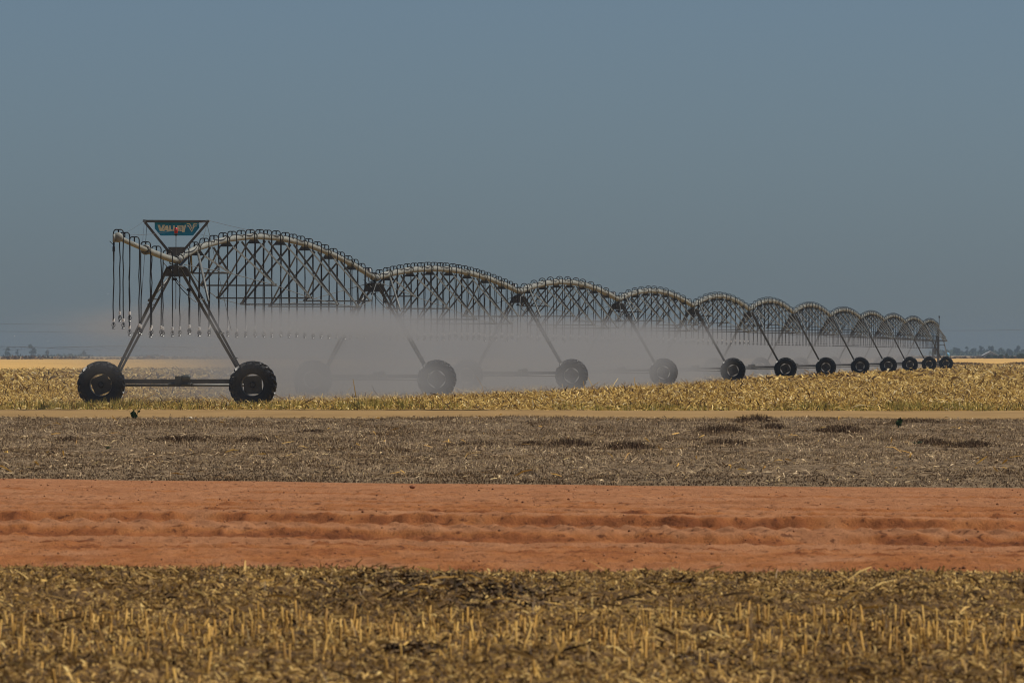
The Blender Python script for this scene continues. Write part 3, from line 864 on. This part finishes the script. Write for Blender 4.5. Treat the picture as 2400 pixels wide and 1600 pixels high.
mb = MB(); mb.tube([OV(12.7, -.10, .02), OV(12.75, -.10, -.25), OV(12.75, -.10, -.62)], [.022, .024, .018], 8)
mb.tube([OV(12.75, -.12, -.18), OV(12.8, -.20, -.10)], .008, 5); mb.box(OV(12.75, -.1, -.30), n*.03, d*.03, UP*.06)
child(mb, 'drain_sock', M['weight'], machine, OV(12.7, -.1, -.3))
for u, ez in ((2.1, 2.12), (4.6, 2.14), (6.9, 2.13), (9.3, 2.16), (11.3, 2.44), (12.6, 2.30)):
    drop_hose(0, u, ez, overh=lambda u: OV(u))

# sign frame over the first tower
def SG(w, h, u=-.35): return c + d*u + n*w + UP*h
sf = MB()
TL, TR = (-.83, 4.985), (.87, 4.975)
sf.angle(SG(TL[0]-.02, TL[1]), SG(TR[0]+.02, TR[1]), .055, .012)
sf.angle(SG(-.80, 4.95), SG(-.12, 4.12), .055, .012); sf.angle(SG(.84, 4.94), SG(.13, 4.12), .055, .012, -1)
sf.prism([(-.20, 4.27), (.25, 4.27), (.10, 4.03), (-.09, 4.03)], SG(0, 0, -.42), n, UP, d*.015)
for w_, h_ in (TL, TR): sf.box(SG(w_, h_-.02), n*.035, d*.10, UP*.03)
child(sf, 'sign_frame', M['leg'], machine, SG(0, 4.1))
pan = MB(); poly = [(893, 172), (905, 165), (1340, 165), (1350, 172), (1350, 235), (1290, 312), (1280, 316), (960, 316), (950, 312), (893, 243)]
def zz(p): # region pixels to local w,h at the sign
    x = 160 + p[0]/4.3556; y = 480 + p[1]/4.3556
    return ((x-415)/88.0, CAMH + (HY-y)/88.0)
pan.prism([zz(p) for p in poly], SG(0, 0, -.27), n, UP, d*.012)
panel = child(pan, 'sign_panel', M['teal'], machine, SG(0, 4.75))
LT = [[(470,308),(535,308),(562,405),(603,308),(668,308),(592,470),(525,470)],
      [(690,325),(745,325),(768,470),(712,470),(708,446),(662,446),(650,470),(592,470)],
      [(772,325),(822,325),(822,430),(865,430),(865,470),(772,470)],
      [(877,325),(925,325),(925,430),(965,430),(965,470),(877,470)],
      [(985,325),(1085,325),(1085,360),(1040,360),(1040,380),(1080,380),(1080,415),(1040,415),(1040,435),(1095,435),(1108,470),(985,470)],
      [(1092,318),(1150,318),(1166,395),(1185,310),(1222,310),(1180,500),(1118,500)],
      [(1235,268),(1325,268),(1385,398),(1368,425),(1308,290),(1245,290)],
      [(1245,322),(1292,322),(1371,462),(1371,495),(1278,345),(1255,345)],
      [(1371,495),(1371,462),(1436,330),(1508,330),(1498,352),(1450,352)],
      [(1385,398),(1425,268),(1510,268),(1505,290),(1443,290),(1400,425)]]
lt = MB()
for pl in LT:
    q = []
    for (x, y) in pl:
        X_ = 330 + x/11.2; Y_ = 500 + y/11.2
        q.append(((X_-415)/88.0, CAMH + (HY-Y_)/88.0))
    lt.prism(q, SG(0, 0, -.276), n, UP, d*.005)
child(lt, 'lettering', M['cream'], panel, SG(0, 4.75))
# warning lamp on its pole
mb = MB(); mb.tube([SG(.04, 2.62, -.62), SG(.045, 4.60, -.62)], .011, 6)
wp = child(mb, 'lamp_pole', M['galv_dark'], machine, SG(.04, 3, -.62))
mb = MB(); mb.lathe([(0, .02), (.01, .045), (.10, .047), (.15, .036), (.165, 0)], SG(.045, 4.62, -.62), UP, n, d, 14)
child(mb, 'warning_lamp', M['red'], wp, SG(.045, 4.62, -.62), True)
mb = MB(); mb.lathe([(-.04, .012), (-.02, .045), (.01, .05), (.01, 0)], SG(.045, 4.60, -.62), UP, n, d, 12)
child(mb, 'lamp_base', M['weight'], wp, SG(.045, 4.6, -.62))
def cable(a, b, sag=.0, r=.0045):
    mb = MB(); a = Vector(a); b = Vector(b)
    mb.tube([a.lerp(b, q/8) - UP*sag*4*(q/8)*(1-q/8) for q in range(9)], r, 4)
    child(mb, 'stay_cable', M['wire'], machine, a)
a = SG(*TL); b = SG(*TR)
cable(a, OV(12.3, 0, .1), .05); cable(b, OV(12.3, 0, .08), .12); cable(a, OV(6.9, -.1, 0), 0); cable(b, pc(0, .10), 0, .004); cable(a, pc(0, .2), .0)
cable(a - UP*.03 + n*.07, OV(.8, -.85, -.95), 0, .006); cable(b - UP*.03 - n*.04, SG(1.42, 2.05, .3), 0, .006)
cable(b, pc(0, .45, .1, .05), .02)

# pivot tower at the far end
cp = J[12]; d = DIR[11]; n = NRM[11]
def LP(u, w, h): return cp + d*u + n*w + UP*h
mb = MB(); mb.tube([LP(0, 0, .1), LP(0, 0, 4.2)], .12, 12); mb.tube([LP(-.3, .1, 4.1), LP(-.3, .1, 5.0)], .03, 6); mb.box(LP(-.3, .1, 4.95), n*.06, d*.06, UP*.1)
child(mb, 'pivot_riser', M['galv_dark'], machine, LP(0, 0, 0))
for sx, sy in ((-1,-1),(1,-1),(1,1),(-1,1)):
    mb = MB(); mb.angle(LP(sx*.25, sy*.25+.15, 3.2), LP(sx*1.3, sy*.95+.15, .05), .09, .014, sx)
    child(mb, 'pivot_leg', M['galv_dark'], machine, LP(sx*1.3, sy*.95, 0))
mb = MB()
for h_, q in ((1.2, .68), (2.3, .33)):
    cs = [LP(.25*sx+1.05*sx*q, .25*sy+.7*sy*q+.15, h_) for sx, sy in ((-1,-1),(1,-1),(1,1),(-1,1))]
    for i in range(4): mb.bar(cs[i], cs[(i+1) % 4], .05)
mb.box(LP(-.4, -.35, 1.7), n*.2, d*.12, UP*.3)
child(mb, 'pivot_brace', M['galv_dark'], machine, LP(0, 0, 1.5))

# ------------------------------------------------------------------ spray mist
BL = (J[12]-J[0]).length; bd = (J[12]-J[0]).normalized(); bn = Vector((bd.y, -bd.x, 0))
mid_dev = max((J[i]-J[0]).dot(bn) for i in range(13)) ; min_dev = min((J[i]-J[0]).dot(bn) for i in range(13))
dev = mid_dev if abs(mid_dev) > abs(min_dev) else min_dev
def mist():
    m = bpy.data.materials.new('spray_mist'); m.use_nodes = True; nt = m.node_tree; nt.nodes.clear()
    N = nt.nodes.new; Lk = nt.links.new
    out = N('ShaderNodeOutputMaterial'); vol = N('ShaderNodeVolumePrincipled'); Lk(vol.outputs[0], out.inputs['Volume'])
    vol.inputs['Color'].default_value = (.40, .425, .465, 1); vol.inputs['Anisotropy'].default_value = .1
    tc = N('ShaderNodeTexCoord'); sp = N('ShaderNodeSeparateXYZ'); Lk(tc.outputs['Object'], sp.inputs[0])
    def mr(src, a, b, lo=0., hi=1.):
        q = N('ShaderNodeMapRange'); q.interpolation_type = 'SMOOTHSTEP'
        q.inputs['From Min'].default_value = a; q.inputs['From Max'].default_value = b
        q.inputs['To Min'].default_value = lo; q.inputs['To Max'].default_value = hi
        Lk(src, q.inputs['Value']); return q.outputs['Result']
    def mth(op, a, b):
        q = N('ShaderNodeMath'); q.operation = op
        for i, v in enumerate((a, b)):
            if isinstance(v, (int, float)): q.inputs[i].default_value = v
            else: Lk(v, q.inputs[i])
        return q.outputs[0]
    u, w, h = sp.outputs['X'], sp.outputs['Y'], sp.outputs['Z']     # metres along, across (left positive), up
    # the machine bows slightly: curve the lateral coordinate with it
    q = mth('MULTIPLY', u, mth('SUBTRACT', BL, u)); q = mth('MULTIPLY', q, 4*dev/BL/BL)
    w = mth('ADD', w, q)
    cr = N('ShaderNodeValToRGB'); cr.color_ramp.interpolation = 'LINEAR'
    st = [(-24, 0), (-16, .14), (-6, .38), (4, .62), (14, .95), (40, 1.0), (150, 1.0), (180, .75), (225, .58), (290, .62), (400, .58), (520, .42), (600, .14), (625, 0)]
    um = N('ShaderNodeMapRange'); um.inputs['From Min'].default_value = -24; um.inputs['From Max'].default_value = 625
    Lk(u, um.inputs['Value']); Lk(um.outputs['Result'], cr.inputs[0])
    el = cr.color_ramp.elements
    while len(el) < len(st): el.new(.5)
    for e, (p, v) in zip(el, st):
        e.position = (p+24)/649; e.color = (v, v, v, 1)
    A = cr.outputs[0]
    # lateral profile
    wr = mth('SUBTRACT', w, mr(u, 150, 270, 0, 2.6))
    lat = mth('MULTIPLY', mr(wr, -4.3, -1.9), mth('MULTIPLY', mr(w, 6.5, 2.5), mr(mth('ADD', w, mr(u, 25, 5, 0, 2.0)), 6.5, 3.0)))
    # vertical profile, thin close to the ground near the first tower
    nz = N('ShaderNodeTexNoise'); mp = N('ShaderNodeMapping'); mp.inputs['Scale'].default_value = (.06, .25, .8)
    Lk(tc.outputs['Object'], mp.inputs['Vector']); Lk(mp.outputs[0], nz.inputs['Vector']); nz.inputs['Detail'].default_value = 3; nz.inputs['Scale'].default_value = 1
    hh = mth('ADD', h, mth('MULTIPLY', mth('SUBTRACT', nz.outputs['Fac'], .5), .9))
    ver = mth('MULTIPLY', mr(hh, 3.15, 2.05), mth('ADD', mth('MULTIPLY', mr(hh, 3.1, 1.2), mr(u, 25, 2)), mr(u, 2, 25)))
    low = mth('ADD', mth('MULTIPLY', mr(u, 0, 45), mth('SUBTRACT', 1, mr(h, .2, 1.8))), mr(h, .2, 1.8))
    low = mth('MAXIMUM', low, .16)
    nv = mr(nz.outputs['Fac'], .25, .75, .35, 1.7)
    dn = mth('MULTIPLY', mth('MULTIPLY', mth('MULTIPLY', A, lat), mth('MULTIPLY', ver, low)), nv)
    # thick veil at nozzle height under the first hoses
    bell = mth('MULTIPLY', mth('MULTIPLY', mr(hh, 1.75, 2.15), mr(hh, 2.95, 2.35)), mth('MULTIPLY', mr(u, -10, -3), mr(u, 60, 20)))
    dn = mth('MULTIPLY', dn, mth('ADD', 1, mth('MULTIPLY', bell, 3.5)))
    dn = mth('MULTIPLY', dn, .058)
    Lk(dn, vol.inputs['Density'])
    return m
M['mist'] = mist()
mb = MB(); mb.quadbox([(-24,-6,.0),(625,-6,.0),(625,9,.0),(-24,9,.0),(-24,-6,3.6),(625,-6,3.6),(625,9,3.6),(-24,9,3.6)])
mo = mb.build('water_spray', M['mist']); mo.location = J[0] + UP*.02
mo.rotation_euler = (0, 0, math.atan2(bd.y, bd.x))
tag(mo, 'grey water spray mist hanging below the spans of the irrigation machine', 'spray', kind='stuff')
M['mist'].cycles.volume_sampling = 'MULTIPLE_IMPORTANCE'
try: M['mist'].cycles.volume_step_rate = .2
except Exception: pass
# bright droplets
dr = MB(); rr = random.Random(4)
for i in range(150):
    k = rr.choice([0,0,0,0,1,1,2,3,4,5]); t = rr.uniform(-.25, 1) if k == 0 else rr.random()
    p = J[k] + DIR[k]*LEN[k]*t + NRM[k]*rr.uniform(-4.5, 3.5) + UP*rr.uniform(.5, 3.2)
    dr.ico(p, rr.uniform(.003, .009)*(1+.15*k))
M['drop'] = plain('water_droplet', (.9, .9, .9), .15, 0, .02, 3)
ob = dr.build('water_droplets', M['drop']); tag(ob, 'bright water droplets flying around the first spans', 'droplets', kind='stuff')

# ------------------------------------------------------------------ distance
def leaf_cloud(clumps, n, size):
    P_ = []; tot = sum(c[3] for c in clumps)
    for (x, y, z, r) in clumps:
        m = max(12, int(n*r/tot)); v = RNG.normal(0, 1, (m, 3)); v /= np.linalg.norm(v, axis=1)[:, None]
        v *= (r*RNG.random(m)**.4)[:, None]; v[:, 2] *= .8; P_.append(v + np.array([x, y, z]))
    Pn = np.concatenate(P_); m = len(Pn)
    a = RNG.normal(0, 1, (m, 3)); a /= np.linalg.norm(a, axis=1)[:, None]
    b = np.cross(a, RNG.normal(0, 1, (m, 3))); b /= np.linalg.norm(b, axis=1)[:, None]
    s = size*RNG.uniform(.6, 1.3, m)[:, None]
    V = np.stack([Pn-a*s, Pn-b*s*.6, Pn+a*s, Pn+b*s*.6], 1).reshape(-1, 3)
    FI = np.arange(m*4).reshape(-1, 4)
    return V, FI
M['crown'] = island('tree_foliage', [(0, (.02, .035, .02)), (.6, (.05, .075, .04)), (1, (.09, .12, .06))], .8, .1)
M['bark'] = plain('tree_bark', (.09, .07, .05), .9, 0, .3, 2)
def tree(px, top, base, wpx, D, label, name='tree', cat='tree', group='hazy trees on the right horizon', shape=0):
    z0 = CAMH - (base-HY)*D/F; h = (base-top)*D/F; w = wpx*D/F
    c = at(px, D, z0); e = empty(name, c, label, cat, group)
    mb = MB(); th = h*.5 if name == 'tree' else h*.3
    mb.tube([c, c+UP*th*.6, c+UP*th+Vector((.1, 0, 0))], [h*.035+.05, h*.028, h*.015], 7)
    for i in range(4):
        a = random.uniform(0, 6.28); mb.tube([c+UP*th*.7, c+UP*(th+h*.15)+Vector((math.cos(a)*w*.22, math.sin(a)*w*.22, 0))], [h*.018, h*.008], 5)
    child(mb, 'trunk', M['bark'], e, c)
    cl = []
    for i in range(11):
        q = random.random(); zz_ = h*(.3+.6*q) if name == 'tree' else h*(.2+.6*q)
        rr_ = w*(.5 - .28*abs(q-.4)*(2 if shape else 1))
        cl.append((random.uniform(-1, 1)*rr_*.75, random.uniform(-1, 1)*rr_*.75, zz_, w*random.uniform(.2, .32)))
    V, FI = leaf_cloud(cl, 1500, w*.065)
    me_o = npmesh('crown', V, FI, M['crown'], 4); me_o.parent = e
    return e
TD = 5400
tl = [(2242, 815, 834, 18, 'squat rounded hazy tree, first to the right of the pivot tower'),
      (2266, 809, 834, 9, 'thin tall hazy tree, second to the right of the pivot tower'),
      (2281, 815, 834, 19, 'low wide hazy tree just left of the pale barn'),
      (2300, 808, 834, 14, 'tall hazy tree directly behind the left side of the pale barn'),
      (2321, 810, 834, 17, 'broad hazy tree behind the roof ridge of the pale barn'),
      (2347, 817, 834, 22, 'low hazy tree right of the pale barn'),
      (2366, 817, 834, 16, 'low hazy tree behind the row of green bushes'),
      (2386, 810, 834, 16, 'pointed hazy tree near the right end of the horizon'),
      (2399, 815, 834, 14, 'hazy tree at the very right end of the horizon')]
for i, (px, tp, bs, w, lab) in enumerate(tl): tree(px, tp, bs, w, TD + (i % 3)*150, lab, shape=i % 2)
ll = [(18, 812, 846, 15, 'dim upright tree at the far left, left of the distant machine tower'),
      (40, 816, 846, 8, 'thin dim tree, second from the left on the horizon'),
      (75, 805, 846, 18, 'tallest dim tree on the left horizon'),
      (110, 818, 846, 12, 'faint dim tree right of the tallest one on the left horizon'),
      (165, 824, 846, 10, 'faint low tree on the left horizon before the spray'),
      (195, 822, 846, 18, 'dim bushy tree on the left horizon just before the spray')]
for i, (px, tp, bs, w, lab) in enumerate(ll): tree(px, tp, bs, w, 5600 + (i % 2)*200, lab, group='dim trees on the left horizon', shape=i % 2)
bl = [(2318, 830, 842, 14, 'dark green bush at the left end of the bush row'),
      (2332, 831, 842, 12, 'dark bush, second from the left in the bush row'),
      (2346, 829, 842, 12, 'dark bush in the middle of the bush row'),
      (2360, 826, 842, 11, 'tallest dark bush in the bush row below the hazy trees'),
      (2374, 834, 842, 14, 'flat dark bush right of the tallest bush'),
      (2393, 828, 842, 20, 'bright green bush at the right edge of the scene')]
for i, (px, tp, bs, w, lab) in enumerate(bl): tree(px, tp, bs, w, 2550, lab, 'bush', 'bush', 'green bushes in front of the pale barn')
# barn
D = 3900; bc = at(2322, D, CAMH - 6*D/F); e = empty('barn', bc, 'pale barn with a light metal gable roof on the right horizon', 'barn')
M['barnwall'] = plain('barn_wall', (.30, .29, .27), .8); M['barnroof'] = plain('barn_roof', (.85, .86, .86), .5, .2, .1, 1)
mb = MB(); X0 = Vector((1, 0, 0)); Y0 = Vector((0, 1, 0))
mb.prism([(-3.6, -.1), (3.6, -.1), (3.6, .5), (0, 2.35), (-3.6, .5)], bc, X0, UP, Y0*9); child(mb, 'wall', M['barnwall'], e, bc)
mb = MB()
for s in (-1, 1): mb.prism([(0, 2.36), (0, 2.50), (s*4.2, .36), (s*4.2, .24)], bc - Y0*.3, X0, UP, Y0*9.6)
child(mb, 'roof', M['barnroof'], e, bc)
mb = MB(); mb.prism([(-.9, -.1), (.9, -.1), (.9, 1.2), (-.9, 1.2)], bc - Y0*.05, X0, UP, Y0*.04); child(mb, 'door', M['galv_dark'], e, bc)
mb = MB(); mb.prism([(-8.5, 0), (-3.7, 0), (-3.7, .9), (-8.5, .25)], bc + Y0*1, X0, UP, Y0*6); child(mb, 'lean_to', M['barnwall'], e, bc)
# blue tank on legs
D = 1500; tcn = at(2221, D, zat(z_far, (2221-1200)*D/F, 1500.)); e = empty('water_tank', tcn, 'light blue tank on a stand beyond the pivot tower', 'tank')
M['blue'] = plain('blue_paint', (.12, .33, .55), .5, 0, .1)
mb = MB(); mb.lathe([(0, 0), (0, .32), (.72, .32), (.85, .12), (.86, 0)], tcn + UP*.75, UP, X0, Y0, 16); child(mb, 'tank', M['blue'], e, tcn, True)
for sx in (-1, 1):
    for sy in (-1, 1):
        mb = MB(); mb.bar(tcn + X0*sx*.25 + Y0*sy*.25 - UP*.1, tcn + X0*sx*.25 + Y0*sy*.25 + UP*.76, .07); child(mb, 'stand_leg', M['galv_dark'], e, tcn)
mb = MB(); mb.bar(tcn - X0*.6, tcn - X0*.6 + UP*1.9, .09); child(mb, 'post', M['galv_dark'], e, tcn)
# dark weeds along the edge of the golden field
X = RNG.uniform(38, 75, 9000); Y = E5(X) + RNG.normal(0, 6, 9000)
stuff('field_edge_weeds', [blades(X, Y, 0*X, RNG.uniform(.1, .42, 9000)*(1+vn(X*.4, X*0)), RNG.uniform(.05, .12, 9000), .5)], M['brush'], 'dark weeds lining the near edge of the golden field', 'weeds')
nb_ = 5000; X = np.concatenate([RNG.uniform(255, 330, nb_//2), RNG.uniform(-330, -215, nb_//2)]); Y = 5560 + RNG.normal(0, 40, nb_)
hh_ = 1.0 + 2.6*np.clip(vn(X*.09, X*0+3)+.45, 0, 1) + 1.2*vn(X*.5, X*0)
Pw = leaf_cloud([(0, 0, 0, 1)], 10, .1)
Zt = RNG.random(nb_)*hh_ + np.where(X > 0, .45, -2.6)
Vv, Fv = flakes(X, Y, Zt, RNG.uniform(.8, 2.0, nb_), RNG.uniform(.6, 1.2, nb_), .8, .2)
stuff('distant_woodland', [(Vv, Fv)], M['crown'], 'low hazy line of far off scrub and woodland along the horizon', 'woodland')
X = RNG.uniform(-330, 330, 4000); Y = 2650 + RNG.normal(0, 60, 4000)
stuff('plain_scrub', [blades(X, Y, z_far(X, Y), RNG.uniform(.2, .9, 4000)*(1+vn(X*.1, X*0)), RNG.uniform(.5, 1.4, 4000), .5)], M['brush'], 'low dark scrub at the back edge of the golden field', 'scrub')
# second, far machine on the left
D = 3000; q0 = at(-260, D, 0)
e = empty('distant_irrigation_machine', q0, 'very distant thin irrigation machine on the left horizon', 'irrigator')
pm = MB(); tmn = MB()
HPX = CAMH + 18*D/F
for sp_ in range(3):
    x0 = q0 + X0*52*sp_
    pts = [x0 + X0*52*t + UP*(HPX - .35 + .8*math.sin(math.pi*t)*.6) for t in [i/12 for i in range(13)]]
    pm.tube(pts, .10, 6)
    for i in range(1, 12):
        bt = x0 + X0*52*(i/12) + UP*(HPX - .35 - 1.0*math.sin(math.pi*i/12)**.6)
        tmn.bar(pts[i], bt, .08); tmn.bar(pts[i-1] if i > 1 else pts[0], bt, .08)
        if i < 11: tmn.bar(bt, x0 + X0*52*((i+1)/12) + UP*(HPX - .35 - 1.0*math.sin(math.pi*(i+1)/12)**.6), .05)
child(pm, 'span_pipe', M['leg'], e, q0); child(tmn, 'truss_strut', M['leg'], e, q0)
for sp_ in range(4):
    x0 = q0 + X0*52*sp_
    mb = MB(); mb.bar(x0 + UP*(HPX-.3), x0 + Y0*1.9 + UP*.6, .14); mb.bar(x0 + UP*(HPX-.3), x0 - Y0*1.9 + UP*.6, .14); mb.bar(x0 - Y0*1.9 + UP*.7, x0 + Y0*1.9 + UP*.7, .15)
    child(mb, 'tower', M['leg'], e, x0)
    for s in (-1, 1):
        mb = MB(); mb.lathe([(-.2, .0), (-.2, .6), (.2, .6), (.2, 0)], x0 + Y0*s*2 + UP*.6, X0, Y0, UP, 14); child(mb, 'wheel', M['rubber'], e, x0)
# faint overhead lines
for (pa, ya, pb, yb, lab) in ((-150, 755, 420, 757, 'upper faint overhead line crossing the left sky'), (-150, 772, 420, 776, 'lower faint overhead line crossing the left sky'),
                         (2120, 773, 2560, 766, 'faint overhead line crossing the sky at the right')):
    D = 1800; a = at(pa, D, CAMH+(HY-ya)*D/F); b = at(pb, D, CAMH+(HY-yb)*D/F)
    mb = MB(); mb.tube([a.lerp(b, q/10) - UP*.35*4*(q/10)*(1-q/10) for q in range(11)], .022, 5)
    ob = child(mb, 'overhead_line', M['wire'], None, a); tag(ob, lab, 'cable', 'faint overhead lines')

# ------------------------------------------------------------------ air
hz = bpy.data.materials.new('haze'); hz.use_nodes = True; nt = hz.node_tree; nt.nodes.clear()
o_ = nt.nodes.new('ShaderNodeOutputMaterial'); v_ = nt.nodes.new('ShaderNodeVolumePrincipled'); nt.links.new(v_.outputs[0], o_.inputs['Volume'])
v_.inputs['Color'].default_value = (.25, .36, .52, 1); v_.inputs['Density'].default_value = .00012; v_.inputs['Anisotropy'].default_value = .0
mb = MB(); mb.quadbox([(-1300,-120,-1.6),(1300,-120,-1.6),(1300,6100,-1.6),(-1300,6100,-1.6),(-1300,-120,14),(1300,-120,14),(1300,6100,14),(-1300,6100,14)])
h_ = mb.build('haze', hz); h_['kind'] = 'stuff'; h_['label'] = 'thin bluish haze in the air over the plain'; h_['category'] = 'haze'

# ------------------------------------------------------------------ light, sky, camera
SUN_AZ = R(78); SUN_EL = R(60)     # azimuth clockwise from +Y (away from the camera)
sd = Vector((math.sin(SUN_AZ)*math.cos(SUN_EL), math.cos(SUN_AZ)*math.cos(SUN_EL), math.sin(SUN_EL)))
sl = bpy.data.lights.new('sun', 'SUN'); sl.energy = 4.6; sl.angle = R(.53); sl.color = (1, .93, .82)
so = bpy.data.objects.new('sun', sl); COL.objects.link(so); so.rotation_euler = sd.to_track_quat('Z', 'Y').to_euler(); so.location = (0, 0, 50)
w = bpy.data.worlds.new('World'); SC.world = w; w.use_nodes = True; nt = w.node_tree
bg = nt.nodes['Background']; sk = nt.nodes.new('ShaderNodeTexSky'); sk.sky_type = 'NISHITA'; sk.sun_disc = False
sk.sun_elevation = SUN_EL; sk.sun_rotation = SUN_AZ; sk.air_density = .5; sk.dust_density = .85; sk.ozone_density = 2.4
mx = nt.nodes.new('ShaderNodeMix'); mx.data_type = 'RGBA'; mx.blend_type = 'MULTIPLY'; mx.inputs['Factor'].default_value = 1
mx.inputs['B'].default_value = (.67, .745, .775, 1)
nt.links.new(sk.outputs[0], mx.inputs['A']); nt.links.new(mx.outputs['Result'], bg.inputs['Color'])
bg.inputs['Strength'].default_value = .0725
cam = bpy.data.cameras.new('camera'); co = bpy.data.objects.new('camera', cam); COL.objects.link(co)
cam.sensor_width = 36; cam.lens = F*36/2400; cam.clip_start = .5; cam.clip_end = 20000
co.location = (0, 0, CAMH); co.rotation_euler = (R(90) + math.atan(30/F), 0, 0)
cam.dof.use_dof = True; cam.dof.focus_distance = 246; cam.dof.aperture_fstop = 20
SC.camera = co
SC.view_settings.view_transform = 'Standard'; SC.view_settings.look = 'None'; SC.view_settings.exposure = 0; SC.view_settings.gamma = 1
SC.render.engine = 'CYCLES'
cy = SC.cycles; cy.volume_bounces = 1; cy.max_bounces = 5; cy.diffuse_bounces = 3; cy.glossy_bounces = 2; cy.transparent_max_bounces = 8
cy.volume_max_steps = 256
cy.use_denoising = True
cy.pixel_filter_type = 'BLACKMAN_HARRIS'; cy.filter_width = 1.05
